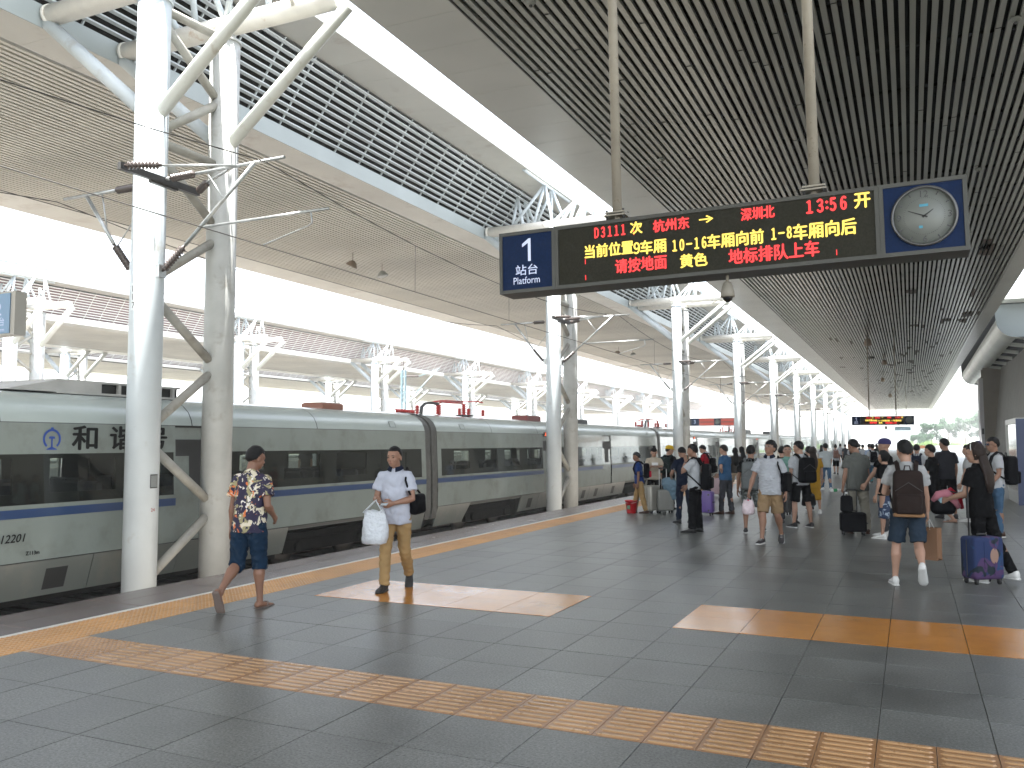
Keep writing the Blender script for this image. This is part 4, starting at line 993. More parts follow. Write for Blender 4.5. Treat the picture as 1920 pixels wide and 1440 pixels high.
for k_, (x, y, h, sd, lab) in enumerate(((6.0,300,9.5,1,'round pale tree on the left of the far group'),(11.0,310,12.5,2,'broad far tree in the middle of the group'),(15.5,305,12.0,3,'tall far tree right of the middle'),(19.5,300,13.5,4,'tallest thin far tree beside the building wall'),(2.6,320,6.0,5,'small far tree at the left end of the group'))):
    t = thing('tree', lab+', beyond the platform end', 'tree', (x,y,-1.5), group='far trees')
    MB().path([(0,0,0),(.1,0,h*.35),(-.1,0,h*.7)], [.25,.18,.08], 8).tube((0,0,h*.4),(1.2,0,h*.7),.08,.03).tube((0,0,h*.35),(-1.3,.3,h*.65),.08,.03).build('trunk', M_bark, t)
    rn = random.Random(sd); bl_ = [((rn.uniform(-2.2,2.2), rn.uniform(-2,2), h*rn.uniform(.42,.92)), (rn.uniform(.9,1.7),1.6,rn.uniform(.8,1.4))) for _ in range(11)]
    leaf_cloud(bl_, 2600, .22, sd).build('crown', M_leaf, t)
t = thing('hedge', 'bright green hedge below the far trees', 'hedge', (10,285,-1.5)); leaf_cloud([((rx,0,1.9+.5*math.sin(rx)), (1.6,1.5,1.6)) for rx in range(-12,13)], 9000, .16, 9).build('foliage', M_leaf2, t)
struct(MB().box(-60,60,236,260,-1.6,-.4).build('platform_ramp', M_conc))
t = thing('barrier', 'low orange and white barrier at the far end of the platform', 'barrier', (1.5,225,0))
MB().box(0,10,0,.3,.2,1.0).build('board', mat('white_board',(.7,.7,.68),.5), t); MB().box(0,3.0,-.02,-.001,.35,1.0).build('orange_board', mat('orange_board',(.7,.25,.08),.5), t)
for x in (0.3,5,9.6): MB().box(x,x+.1,0,.2,0,.2).build('foot', M_dark, t)

# plates on the nearest column
def col_mtx(x, y, r, ang, z):
    a = R_(ang); n_ = Vector((math.cos(a), math.sin(a), 0)); u = Vector((-math.sin(a), math.cos(a), 0)); c = Vector((x,y,z))+n_*r
    return Matrix(((u.x,0,n_.x,c.x),(u.y,0,n_.y,c.y),(0,1,0,c.z),(0,0,0,1)))
o = ring_plate(0,0,.290,R_(-92),3.98,4.46,.13,'number_plate',mat('enamel_plate',(0.62,0.66,0.66),.4),fp)
for i, ch in enumerate('117'): text_obj(ch if ch == '7' else 'I', .15, M_cnum, fp, col_mtx(0,0,.293,-92,4.31-.145*i) @ Matrix.Translation((-.03,0,0)), name='digit')
ring_plate(0,0,.2885,R_(2),.90,1.14,.17,'notice_frame',M_dark,fp); ring_plate(0,0,.2905,R_(2),.92,1.12,.14,'notice',mat('grey_notice',(0.22,0.23,0.22),.5),fp)
text_obj('24', .085, mat('red_stencil',(0.35,0.03,0.02),.5), fp, col_mtx(0,0,.2895,-2,.50) @ Matrix.Translation((-.04,0,0)), name='stencil_number')
# ------------------------------------------------------------------ people: body builder
def gpoint(px, py, z=0.0):
    d = F_*1623.7+Rx*(px-960)+Ux*(720-py); t = (z-EYE.z)/d.z
    return EYE+d*t
def ray_az(px): return math.degrees(math.atan2((F_*1623.7+Rx*(px-960)).x, (F_*1623.7+Rx*(px-960)).y))
import mathutils.noise as mnoise
SKIN = mat('skin', (0.27,0.145,0.093), 0.55, noise=(9,0.08)); SKINL = mat('skin_light', (0.36,0.21,0.145), 0.55, noise=(9,0.08)); SKIND = mat('skin_tanned', (0.19,0.095,0.058), 0.55, noise=(9,0.08))
HAIR = mat('black_hair', (0.006,0.0055,0.0055), 0.5, bump=(160,0.8,0.01), spec=0.25); HAIRG = mat('greying_hair', (0.02,0.017,0.015), 0.6, bump=(160,0.8,0.01), spec=0.25); HAIRB = mat('brown_hair', (0.018,0.010,0.007), 0.5, bump=(160,0.8,0.01), spec=0.3)
EYEM = mat('eye_dark', (0.012,0.009,0.008), 0.2); MOUTH = mat('lips', (0.22,0.085,0.07), 0.5)
_cl = {}
def cloth(name, col, rough=0.85, wr=0.5, sc_=9):
    if name not in _cl:
        _cl[name] = mat(name, col, rough, noise=(5,0.10), bump=(sc_, wr, 0.03), spec=0.06)
    return _cl[name]
def pattern_mat(name, base, cols, scale=14, thr=0.53):
    m = bpy.data.materials.new(name); m.use_nodes = True; n = m.node_tree.nodes; l = m.node_tree.links
    b = n['Principled BSDF']; b.inputs['Roughness'].default_value = .85; tc = n.new('ShaderNodeTexCoord'); prev = None
    for i, c in enumerate(cols):
        mp = n.new('ShaderNodeMapping'); mp.inputs['Location'].default_value = (i*3.7+1, i*1.3, i*2.9); l.new(tc.outputs['Object'], mp.inputs[0])
        t = n.new('ShaderNodeTexNoise'); t.inputs['Scale'].default_value = scale*(1+.15*i); t.inputs['Detail'].default_value = 2.5; t.inputs['Distortion'].default_value = 0.8; l.new(mp.outputs[0], t.inputs['Vector'])
        mr = n.new('ShaderNodeMapRange'); mr.inputs[1].default_value = thr+.025*i; mr.inputs[2].default_value = thr+.02+.025*i; l.new(t.outputs[0], mr.inputs[0])
        mx = n.new('ShaderNodeMix'); mx.data_type = 'RGBA'; l.new(mr.outputs[0], mx.inputs[0])
        if prev is None: mx.inputs[6].default_value = (*base,1)
        else: l.new(prev, mx.inputs[6])
        mx.inputs[7].default_value = (*c,1); prev = mx.outputs[2]
    l.new(prev, b.inputs['Base Color']); return m
FLORAL = pattern_mat('floral_print', (0.022,0.018,0.045), [(0.30,0.27,0.14),(0.62,0.56,0.42),(0.60,0.17,0.05),(0.70,0.66,0.58)], 11, .56)
CAMO = pattern_mat('camouflage_print', (0.06,0.07,0.065), [(0.16,0.18,0.17),(0.03,0.03,0.03)], 10, .52)
CHECK = None
def check_mat():
    m = bpy.data.materials.new('fine_check_cotton'); m.use_nodes = True; n = m.node_tree.nodes; l = m.node_tree.links
    b = n['Principled BSDF']; b.inputs['Roughness'].default_value = .9; tc = n.new('ShaderNodeTexCoord'); outs = []
    for ax in 'XZ':
        w_ = n.new('ShaderNodeTexWave'); w_.bands_direction = ax; w_.inputs['Scale'].default_value = 16; l.new(tc.outputs['Object'], w_.inputs['Vector']); outs.append(w_.outputs['Fac'])
    mm = n.new('ShaderNodeMath'); mm.operation = 'MAXIMUM'; l.new(outs[0], mm.inputs[0]); l.new(outs[1], mm.inputs[1])
    mr = n.new('ShaderNodeMapRange'); mr.inputs[1].default_value = .8; mr.inputs[2].default_value = 1.0; l.new(mm.outputs[0], mr.inputs[0])
    mx = n.new('ShaderNodeMix'); mx.data_type = 'RGBA'; mx.inputs[6].default_value = (.055,.058,.052,1); mx.inputs[7].default_value = (.17,.18,.16,1); l.new(mr.outputs[0], mx.inputs[0])
    l.new(mx.outputs[2], b.inputs['Base Color']); return m
CHECK = check_mat()
def remesh(b, vox, smooth=4, wr=0.0, seed=0):
    me = b.mesh('tmp'); o = bpy.data.objects.new('tmp', me); COL.objects.link(o)
    m = o.modifiers.new('r', 'REMESH'); m.mode = 'VOXEL'; m.voxel_size = vox; m.use_smooth_shade = True
    if smooth: s_ = o.modifiers.new('s', 'SMOOTH'); s_.factor = .5; s_.iterations = smooth
    dg = bpy.context.evaluated_depsgraph_get(); out = bpy.data.meshes.new_from_object(o.evaluated_get(dg))
    bpy.data.objects.remove(o); bpy.data.meshes.remove(me)
    if wr:
        n = len(out.vertices); co = np.empty(n*3, np.float32); out.vertices.foreach_get('co', co); co = co.reshape(-1,3)
        no = np.empty(n*3, np.float32); out.vertices.foreach_get('normal', no); no = no.reshape(-1,3)
        r_ = np.random.RandomState(seed+3); d = np.zeros(n)
        for k_ in range(7):
            kv = r_.normal(size=3)*np.array([26,26,30]); d += np.sin(co@kv+r_.uniform(0,6.28))
        d = np.abs(d)/2.2-0.6
        co += no*(d*wr)[:,None]; out.vertices.foreach_set('co', co.ravel()); out.update()
    return out
def mesh_join(a, b):
    """append MB b to mesh a (same material)"""
    n = len(a.vertices); v = np.empty(n*3, np.float32); a.vertices.foreach_get('co', v)
    vs = [tuple(q) for q in v.reshape(-1,3)]; fs = [tuple(p.vertices) for p in a.polygons]
    q = MB(); q.v = vs+b.v; q.f = fs+[tuple(i+n for i in f) for f in b.f]; q.s = [True]*len(fs)+b.s
    return q
def sect(b, secs, T=None, seg=20, pw=2.0):
    """closed loft of elliptical sections (z, rx, ry, yoff[, xoff])"""
    p = []
    for s_ in secs:
        z, rx, ry, yo_ = s_[:4]; xo = s_[4] if len(s_) > 4 else 0
        for k_ in range(seg):
            t = 2*math.pi*k_/seg; c, s2 = math.cos(t), math.sin(t)
            e = 2.0/pw; q = Vector((xo+rx*math.copysign(abs(c)**e, c), yo_+ry*math.copysign(abs(s2)**e, s2), z)); p.append(T @ q if T is not None else q)
    n = len(secs); f = [(i*seg+k_, i*seg+(k_+1)%seg, (i+1)*seg+(k_+1)%seg, (i+1)*seg+k_) for i in range(n-1) for k_ in range(seg)]
    f += [tuple(range(seg-1,-1,-1)), tuple(range((n-1)*seg, n*seg))]
    return b.add(p, f, True)
def limb(b, pts, rad, seg=14): return b.path(pts, list(rad), seg)
def rot_basis(d, ref):
    z = d.normalized(); x = ref-z*ref.dot(z); x = x.normalized() if x.length > 1e-4 else z.orthogonal().normalized(); y = z.cross(x)
    return x, y, z
class P: pass
def solve(H, pose):
    """joints in local coordinates, facing +Y, right = +X"""
    k = H/1.70; J = P(); J.k = k
    g = lambda n_, d=0: pose.get(n_, d)
    lean = R_(g('lean', 2)); side = R_(g('tilt', 0)); tw = R_(g('twist', 0))
    hip = Vector((0,0,.90*k)); J.ank = {}; J.knee = {}; J.hipj = {}; J.foot = {}
    for s_, n_ in ((-1,'l'),(1,'r')):
        a = R_(g(n_+'h')); kb = R_(g(n_+'k')); o_ = R_(g(n_+'o', 2))
        hj = hip+Vector((s_*.088*k,0,-.02*k))
        d1 = Vector((s_*math.sin(o_), math.sin(a)*math.cos(o_), -math.cos(a)*math.cos(o_)))
        kn = hj+d1*.405*k; a2 = a-kb
        d2 = Vector((s_*math.sin(o_)*.6, math.sin(a2), -math.cos(a2))).normalized()
        an = kn+d2*.395*k
        fp_ = R_(g(n_+'f', None)) if g(n_+'f', None) is not None else min(0.0, a2*.9) if kb > R_(25) else 0.0
        J.hipj[n_] = hj; J.knee[n_] = kn; J.ank[n_] = an; J.foot[n_] = fp_
    def low(n_):
        an, fp_ = J.ank[n_], J.foot[n_]
        return min(an.z-.075*k, an.z-.075*k*math.cos(fp_)+.17*k*math.sin(fp_), )
    dz = -min(low('l'), low('r'))
    for D in (J.hipj, J.knee, J.ank):
        for n_ in D: D[n_] = D[n_]+Vector((0,0,dz))
    hip = hip+Vector((0,0,dz)); J.hip = hip
    T = Matrix.Translation(hip) @ Matrix.Rotation(tw,4,'Z') @ Matrix.Rotation(-lean,4,'X') @ Matrix.Rotation(side,4,'Y') @ Matrix.Translation(-Vector((0,0,.90*k)))
    J.T = T; J.sh = {}; J.el = {}; J.wr = {}; J.fd = {}
    for s_, n_ in ((-1,'l'),(1,'r')):
        sh = T @ Vector((s_*g('shw',.166)*k,0,1.365*k)); ua = g(n_+'u', (4,8)); fa = g(n_+'a', (14,4))
        def dd(t): f_, o_ = R_(t[0]), R_(t[1]); return Vector((s_*math.sin(o_), math.sin(f_)*math.cos(o_), -math.cos(f_)*math.cos(o_)))
        tz = Matrix.Rotation(tw,3,'Z')
        u_ = tz @ dd(ua); a_ = tz @ dd(fa)
        J.sh[n_] = sh; J.el[n_] = sh+u_*.285*k; J.wr[n_] = J.el[n_]+a_*.245*k; J.fd[n_] = a_
    hy, hp = g('head', (0,0))[:2]; hr = g('head',(0,0,0))[2] if len(g('head',(0,0))) > 2 else 0
    nb = T @ Vector((0,-.005*k,1.455*k)); J.neck = nb
    Hm = Matrix.Translation(nb) @ Matrix.Rotation(R_(-hy)+tw,4,'Z') @ Matrix.Rotation(R_(hp)-lean*.3,4,'X') @ Matrix.Rotation(R_(hr),4,'Y') @ Matrix.Translation(Vector((0,.018*k,.134*k))) @ Matrix.Scale(k*1.08,4)
    J.H = Hm
    return J
def add_hand(b, wr, d, side, k, curl=0.6, seg=8):
    """palm plus five separate fingers; palm faces the body"""
    inward = Vector((-side,0,0)); x, y, z = rot_basis(d, inward)      # x = palm normal (inward), y = across
    o = wr
    def W(a, bb, c): return o+x*(a*k)+y*(bb*k)+z*(c*k)
    pal = []
    for (c, w_, th) in ((-.01,.026,.022),(.02,.032,.019),(.055,.041,.016),(.088,.040,.013)):
        pal.append([W(th*math.cos(t)*1.0, w_*math.sin(t), c) for t in [2*math.pi*i/10 for i in range(10)]])
    p = [q for r in pal for q in r]; f = [(i*10+j, i*10+(j+1)%10, (i+1)*10+(j+1)%10, (i+1)*10+j) for i in range(3) for j in range(10)]+[tuple(range(9,-1,-1)), tuple(range(30,40))]
    b.add(p, f, True)
    sg = 1 if y.y > 0 else -1      # forward side carries the thumb
    for i, (yy, L) in enumerate(((.030,.068),(.010,.076),(-.010,.070),(-.029,.055))):
        y0_ = yy*sg; a = curl*(1.0+.08*i)
        p0 = W(0,y0_,.084); p1 = p0+(z*math.cos(a*.6)+x*math.sin(a*.6))*(L*.5*k)
        p2 = p1+(z*math.cos(a*1.5)+x*math.sin(a*1.5))*(L*.3*k); p3 = p2+(z*math.cos(a*2.3)+x*math.sin(a*2.3))*(L*.24*k)
        b.path([p0,p1,p2,p3], [.0095*k,.009*k,.0085*k,.006*k], seg)
    t0 = W(.006,.026*sg,.018); t1 = W(.022,.050*sg,.046); t2 = W(.030,.054*sg,.072); t3 = W(.034,.048*sg,.09)
    b.path([t0,t1,t2,t3], [.013*k,.0115*k,.010*k,.007*k], seg)
def add_foot_shape(J, n_, k, L=.262, w=.045, hh=.07, grow=0.0, T_only=False):
    an, fp_ = J.ank[n_], J.foot[n_]; s_ = -1 if n_ == 'l' else 1
    M_ = Matrix.Translation(an) @ Matrix.Rotation(R_(-8)*s_,4,'Z') @ Matrix.Rotation(fp_,4,'X')
    return M_
def person(label, px, py, H, face, pose, top=None, bottom=None, shoes=('sneaker', None), skin=None, hair='short', hairm=None, hat=None, glasses=None, detail=1, fat=1.0, collar=None, cuff=None, topm=None, name='person', group=None, at=None, sleeves='short', mask=False, belt=None, watch=False):
    pt = at if at is not None else gpoint(px, py)
    az = ray_az(px)+face if at is None else face
    t = thing('person', label, 'person', (pt.x, pt.y, 0), R_(-az), group)
    J = solve(H, pose); k = J.k; sk = skin or SKIN; T = J.T
    v1 = {0:.024, 1:.014, 2:.010}[detail]; seed = int(px*7+py) & 255
    # ---- body: head, neck, trunk, arms and legs in one surface
    b = MB()
    sect(b, [(.84*k,.10*k,.08*k,0),(.93*k,.135*k,.095*k,0),(1.05*k,.125*k,.085*k,.005*k),(1.2*k,.15*k,.098*k,.005*k),(1.33*k,.150*k,.085*k,0),(1.40*k,.10*k,.062*k,-.005*k),(1.455*k,.055*k,.052*k,-.005*k)], T)
    for s_, n_ in ((-1,'l'),(1,'r')):
        sh, el, wr = J.sh[n_], J.el[n_], J.wr[n_]
        limb(b, [T @ Vector((s_*.09*k,0,1.365*k)), sh, sh.lerp(el,.35), sh.lerp(el,.8), el, el.lerp(wr,.25), el.lerp(wr,.7), wr, wr+J.fd[n_]*.02*k], [.05*k,.054*k,.047*k*fat,.040*k,.038*k,.041*k*fat,.030*k,.0245*k,.024*k])
        h_, kn, an = J.hipj[n_], J.knee[n_], J.ank[n_]
        back = Vector((0,-.014*k,0))
        limb(b, [h_+Vector((0,0,.03*k)), h_.lerp(kn,.3), h_.lerp(kn,.85), kn+Vector((0,.006*k,0)), kn.lerp(an,.28)+back, kn.lerp(an,.6)+back*.6, kn.lerp(an,.9), an+Vector((0,0,-.03*k))], [.084*k*fat,.076*k*fat,.058*k,.053*k,.056*k*fat,.043*k,.034*k,.036*k])
    me = remesh(b, v1, 3)
    hb = MB(); Hm = J.H
    hv = {0:.016, 1:.009, 2:.0065}[detail]
    def E(c, r, mt=None): hb.ell(Hm @ Vector(c), (r[0],r[1],r[2]), 18, 12, (Hm.to_3x3() @ (mt if mt is not None else Matrix.Identity(3))))
    E((0,-.004,.028), (.074,.092,.088)); E((0,.026,-.035), (.060,.064,.075)); E((0,.050,-.078), (.034,.032,.028)); E((0,.066,.018), (.054,.026,.04))
    E((-.032,.060,-.028), (.026,.026,.026)); E((.032,.060,-.028), (.026,.026,.026))
    E((0,.093,-.026), (.0135,.020,.014)); E((0,.086,-.008), (.009,.016,.026)); E((0,.078,-.058), (.026,.018,.013))
    E((-.077,-.004,-.012), (.010,.019,.030)); E((.077,-.004,-.012), (.010,.019,.030)); E((-.03,.078,.016),(.020,.010,.008)); E((.03,.078,.016),(.020,.010,.008))
    limb(hb, [J.neck+(J.T.to_3x3() @ Vector((0,-.01,-.06)))*k, J.neck, Hm @ Vector((0,-.014,-.05))], [.062*k,.060*k,.056*k])
    hm_ = remesh(hb, hv, 2)
    hands = MB()
    n = len(hm_.vertices); v = np.empty(n*3, np.float32); hm_.vertices.foreach_get('co', v); hands.v = [tuple(q) for q in v.reshape(-1,3)]; hands.f = [tuple(p.vertices) for p in hm_.polygons]; hands.s = [True]*len(hands.f)
    for s_, n_ in ((-1,'l'),(1,'r')): add_hand(hands, J.wr[n_], J.fd[n_], s_, k*1.02, pose.get(n_+'c', .45), 8 if detail else 5)
    # bare feet under sandals
    if shoes[0] == 'sandal':
        for n_ in 'lr':
            M_ = add_foot_shape(J, n_, k); q = MB()
            sect_y(hands, M_, k, [(-.062,.022,-.062,-.02),(-.045,.032,-.066,.0),(0,.034,-.068,.01),(.06,.038,-.068,-.02),(.12,.046,-.068,-.042),(.165,.044,-.068,-.052),(.19,.034,-.067,-.056)])
            for i in range(5): hands.path([M_ @ Vector(((-.034+.017*i)*k*(1 if n_=='r' else -1),.17*k,-.058*k)), M_ @ Vector(((-.035+.0175*i)*k*(1 if n_=='r' else -1),(.205-.007*i)*k,-.062*k))], [.010*k,.008*k], 6)
    q = mesh_join(me, hands); q.build('body', sk, t)
    bpy.data.meshes.remove(me); bpy.data.meshes.remove(hm_)
    # ---- face
    if detail:
        for s_, nm in ((-1,'l'),(1,'r')):
            MB().ell(Hm @ Vector((s_*.030,.0835,.004)), (.0125,.006,.0055), 10, 6, Hm.to_3x3()).build('eye', EYEM, t)
            MB().path([Hm @ Vector((s_*.014,.089,.019)), Hm @ Vector((s_*.030,.088,.024)), Hm @ Vector((s_*.048,.077,.020))], [.003*k,.0038*k,.002*k], 6).build('eyebrow', hairm or HAIR, t)
        MB().path([Hm @ Vector((-.022,.088,-.058)), Hm @ Vector((0,.0965,-.056)), Hm @ Vector((.022,.088,-.058))], [.003*k,.0055*k,.003*k], 6).build('mouth', MOUTH, t)
    if glasses:
        gb = MB()
        for s_ in (-1,1):
            c = [Hm @ Vector((s_*.031+.023*math.cos(a), .098-.004*abs(math.cos(a)), .004+.017*math.sin(a))) for a in [2*math.pi*i/12 for i in range(13)]]
            gb.path(c, .0018, 5); gb.path([Hm @ Vector((s_*.054,.094,.008)), Hm @ Vector((s_*.079,.01,.006))], .0018, 5)
        gb.path([Hm @ Vector((-.008,.100,.008)), Hm @ Vector((.008,.100,.008))], .0018, 5).build('glasses_frame', M_galv if glasses == 'thin' else M_dark, t)
        gl = MB()
        for s_ in (-1,1): gl.add([Hm @ Vector((s_*.031+.022*math.cos(a), .0975, .004+.016*math.sin(a))) for a in [2*math.pi*i/12 for i in range(12)]], [tuple(range(12))])
        gl.build('lens', SUNG if glasses == 'sun' else LENS, t)
    # ---- hair
    hm2 = hairm or HAIR
    if hair:
        b = MB(); seg, ring = (40, 28) if detail else (20, 14); p = []
        rn_ = seed*.37
        for i in range(ring+1):
            ph = math.pi*i/ring
            for j in range(seg):
                th = 2*math.pi*j/seg; d = Vector((math.sin(ph)*math.cos(th), math.sin(ph)*math.sin(th), math.cos(ph)))
                y_, z_, x_ = d.y, d.z, abs(d.x)
                # hairline: forehead high, over the ears, low at the nape
                if y_ > 0.35: cut = .052 if hair != 'fringe' else .030
                elif y_ > -0.15: cut = .052-(.35-y_)/.5*.058 if hair != 'fringe' else .0
                else: cut = -.006-(-.15-y_)/.85*.052
                if hair in ('long','bob'): cut = cut if y_ > .2 else -.095
                cut += .008*mnoise.noise(Vector((x_*5+rn_, y_*5, 1)))
                if hair == 'thin': cut += .016 if y_ > .2 else 0
                base = Vector((.0765*d.x, (.0955 if d.y > 0 else .0905)*d.y-.004, .100*d.z+.020)); inr = base.z > cut
                thick = .009 if hair != 'thin' else .005
                if hair in ('long','bob','bushy','fringe'): thick = .016
                if inr:
                    e = min(1.0, (base.z-cut)*30+.05); q = base*(1)+d*thick*e*(1+.5*mnoise.noise(d*5+Vector((rn_,0,0)))+.5*mnoise.noise(d*14+Vector((rn_,3,0))))
                else: q = Vector((0,0,.015))+(base-Vector((0,0,.015)))*.84
                p.append(Hm @ q)
        b.add(p, [(i*seg+j, (i+1)*seg+j, (i+1)*seg+(j+1)%seg, i*seg+(j+1)%seg) for i in range(ring) for j in range(seg)], True)
        if hair == 'long':
            Tn = lambda x_, y_, z_: J.T @ Vector((x_*k, y_*k, z_*k))
            secs = []
            A = Hm @ Vector((0,-.05,.02)); 
            pts = [A, Hm @ Vector((0,-.075,-.06)), J.neck+(J.T.to_3x3() @ Vector((0,-.085,-.02)))*k, Tn(0,-.128,1.33), Tn(0,-.132,1.20), Tn(0,-.125,1.10)]
            b2 = MB(); ws = [.070,.080,.095,.105,.095,.05]; ds = [.05,.04,.035,.030,.026,.012]
            rr = []; 
            for c, w_, d_ in zip(pts, ws, ds):
                for j in range(14):
                    th = 2*math.pi*j/14; xx = J.T.to_3x3() @ Vector((w_*math.cos(th)*k, d_*math.sin(th)*k, .012*math.sin(5*th+w_*90)*k)); rr.append(c+xx)
            b.add(rr, [(i*14+j, i*14+(j+1)%14, (i+1)*14+(j+1)%14, (i+1)*14+j) for i in range(5) for j in range(14)]+[tuple(range(13,-1,-1)), tuple(range(70,84))], True)
        if hair == 'bun': b.ell(Hm @ Vector((0,-.03,.145)), (.036,.036,.03), 14, 10, Hm.to_3x3())
        b.build('hair', hm2, t)
    if hat == 'cap' or hat == 'dark_cap':
        hc = CAPY if hat == 'cap' else CAPD
        b = MB(); secs = []
        for z_, r_ in ((.030,1.10),(.062,1.08),(.092,.97),(.115,.72),(.128,.35),(.131,.05)):
            secs.append([Hm @ Vector((.079*r_*math.cos(a), -.004+.098*r_*math.sin(a), z_)) for a in [2*math.pi*i/24 for i in range(24)]])
        p = [q for s_ in secs for q in s_]; b.add(p, [(i*24+j, i*24+(j+1)%24, (i+1)*24+(j+1)%24, (i+1)*24+j) for i in range(5) for j in range(24)], True)
        b.build('cap', hc, t)
        b = MB(); pb = []
        for i in range(9):
            a = math.pi*(.12+.76*i/8); pb += [Hm @ Vector((.082*math.cos(a), .0+.098*math.sin(a), .034)), Hm @ Vector((.088*math.cos(a), .045+.135*math.sin(a), .022))]
        n_ = len(pb); pb += [q+Hm.to_3x3() @ Vector((0,0,.004)) for q in pb]
        b.add(pb, [(2*i,2*i+1,2*i+3,2*i+2) for i in range(8)]+[(n_+2*i,n_+2*i+2,n_+2*i+3,n_+2*i+1) for i in range(8)]+[(2*i+1,n_+2*i+1,n_+2*i+3,2*i+3) for i in range(8)], True).build('cap_brim', hc, t)
    # ---- top
    if top:
        b = MB(); fb = (fat-1)*.9
        hemz = pose.get('hem', .84); lo_ = pose.get('loose', 1.0)
        sect(b, [(hemz*k,(lo_*.182+fb*.06)*k,(lo_*.132+fb*.10)*k,.006*k),((hemz+.05)*k,(lo_*.182+fb*.07)*k,(lo_*.134+fb*.12)*k,.008*k),(1.04*k,(lo_*.170+fb*.09)*k,(lo_*.124+fb*.16)*k,.010*k+fb*.03),(1.15*k,(lo_*.174+fb*.06)*k,(lo_*.126+fb*.11)*k,.009*k),(1.27*k,.186*k,.126*k,.004*k),(1.335*k,.170*k,.110*k,0),(1.39*k,.134*k,.088*k,-.006*k),(1.435*k,.090*k,.074*k,-.008*k),(1.462*k,.066*k,.062*k,-.008*k)], T, 28)
        for s_, n_ in ((-1,'l'),(1,'r')):
            sh, el, wr = J.sh[n_], J.el[n_], J.wr[n_]; wd = pose.get('sleeve', 1.0)
            if sleeves == 'short': limb(b, [T @ Vector((s_*.09*k,0,1.36*k)), sh+Vector((-s_*.012*k,0,-.004*k)), sh.lerp(el,.3), sh.lerp(el,.66)], [.070*k,.073*k,.070*k*wd,.074*k*wd], 18)
            elif sleeves == 'long': limb(b, [T @ Vector((s_*.09*k,0,1.36*k)), sh, sh.lerp(el,.5), el, el.lerp(wr,.5), wr], [.060*k,.063*k,.058*k,.052*k,.046*k,.040*k], 16)
            else: limb(b, [T @ Vector((s_*.07*k,0,1.35*k)), sh.lerp(T @ Vector((0,0,1.38*k)),.25)], [.06*k,.055*k], 16)
        me = remesh(b, v1*.9, 3, .0065 if detail else 0, seed); me.name = 'shirt'; me.materials.append(top)
        link('shirt', me, t)
        if collar:
            b = MB(); c0_ = J.neck+(J.T.to_3x3() @ Vector((0,.0,-.012)))*k; R3 = J.T.to_3x3(); pp = []
            for i in range(25):
                a = math.pi*.5+R_(14)+(2*math.pi-R_(28))*i/24
                fx_, fy_ = math.cos(a), math.sin(a); dr = .012*(fy_ > .5)
                pp += [c0_+(R3 @ Vector((.070*fx_,.070*fy_-.004,.050-.02*max(0,fy_))))*k, c0_+(R3 @ Vector((.100*fx_,.096*fy_-.004,.012-.040*max(0,fy_))))*k]
            b.add(pp, [(2*i,2*i+1,2*i+3,2*i+2) for i in range(24)], True); b.build('collar', collar, t)
        if cuff:
            for s_, n_ in ((-1,'l'),(1,'r')):
                sh, el = J.sh[n_], J.el[n_]; MB().tube(sh.lerp(el,.565), sh.lerp(el,.63), .0685*k, .0695*k, 18).build('sleeve_band', cuff, t)
    # ---- bottoms
    kind, bm = bottom if bottom else (None, None)
    if kind in ('trousers','shorts','long_shorts','jeans','loose'):
        b = MB(); fb = (fat-1)*.8
        sect(b, [(.80*k,.135*k,.098*k,0),(.86*k,(.158+fb*.05)*k,(.116+fb*.05)*k,0),(.94*k,(.150+fb*.06)*k,(.108+fb*.07)*k,.003*k),(.985*k,(.142+fb*.06)*k,(.102+fb*.08)*k,.004*k)], Matrix.Translation((0,0,J.hip.z-.90*k)), 24)
        for s_, n_ in ((-1,'l'),(1,'r')):
            h_, kn, an = J.hipj[n_], J.knee[n_], J.ank[n_]
            if kind == 'shorts': limb(b, [h_+Vector((0,0,.03*k)), h_.lerp(kn,.25), h_.lerp(kn,.6), h_.lerp(kn,.90)], [.092*k*fat,.094*k*fat,.090*k*fat,.092*k], 20)
            elif kind == 'long_shorts': limb(b, [h_+Vector((0,0,.03*k)), h_.lerp(kn,.3), h_.lerp(kn,.8), kn+Vector((0,.0,-.02*k)), kn.lerp(an,.16)], [.092*k*fat,.092*k*fat,.084*k,.082*k,.080*k], 20)
            else:
                lw = {'trousers':(.090,.088,.074,.070,.064,.062),'jeans':(.088,.082,.066,.060,.052,.050),'loose':(.094,.094,.085,.082,.078,.076)}[kind]
                limb(b, [h_+Vector((0,0,.03*k)), h_.lerp(kn,.3), h_.lerp(kn,.9), kn, kn.lerp(an,.6), an+Vector((0,0,.0))], [lw[0]*k*fat,lw[1]*k*fat,lw[2]*k,lw[3]*k,lw[4]*k,lw[5]*k], 20)
        nm = {'shorts':'shorts','long_shorts':'shorts','jeans':'jeans'}.get(kind,'trousers')
        me = remesh(b, v1*.9, 3, .0075 if detail else 0, seed+9); me.name = nm; me.materials.append(bm); link(nm, me, t)
    elif kind == 'skirt':
        b = MB(); Tp = Matrix.Translation((0,0,J.hip.z-.90*k)); L = pose.get('skirt', .45)
        sect(b, [(L*k,.19*k,.15*k,0),((L+.2)*k,.17*k,.13*k,0),(.86*k,.155*k,.115*k,0),(.97*k,.125*k,.09*k,0)], Tp, 24)
        me = remesh(b, v1*.9, 2, .008, seed); me.name = 'skirt'; me.materials.append(bm); link('skirt', me, t)
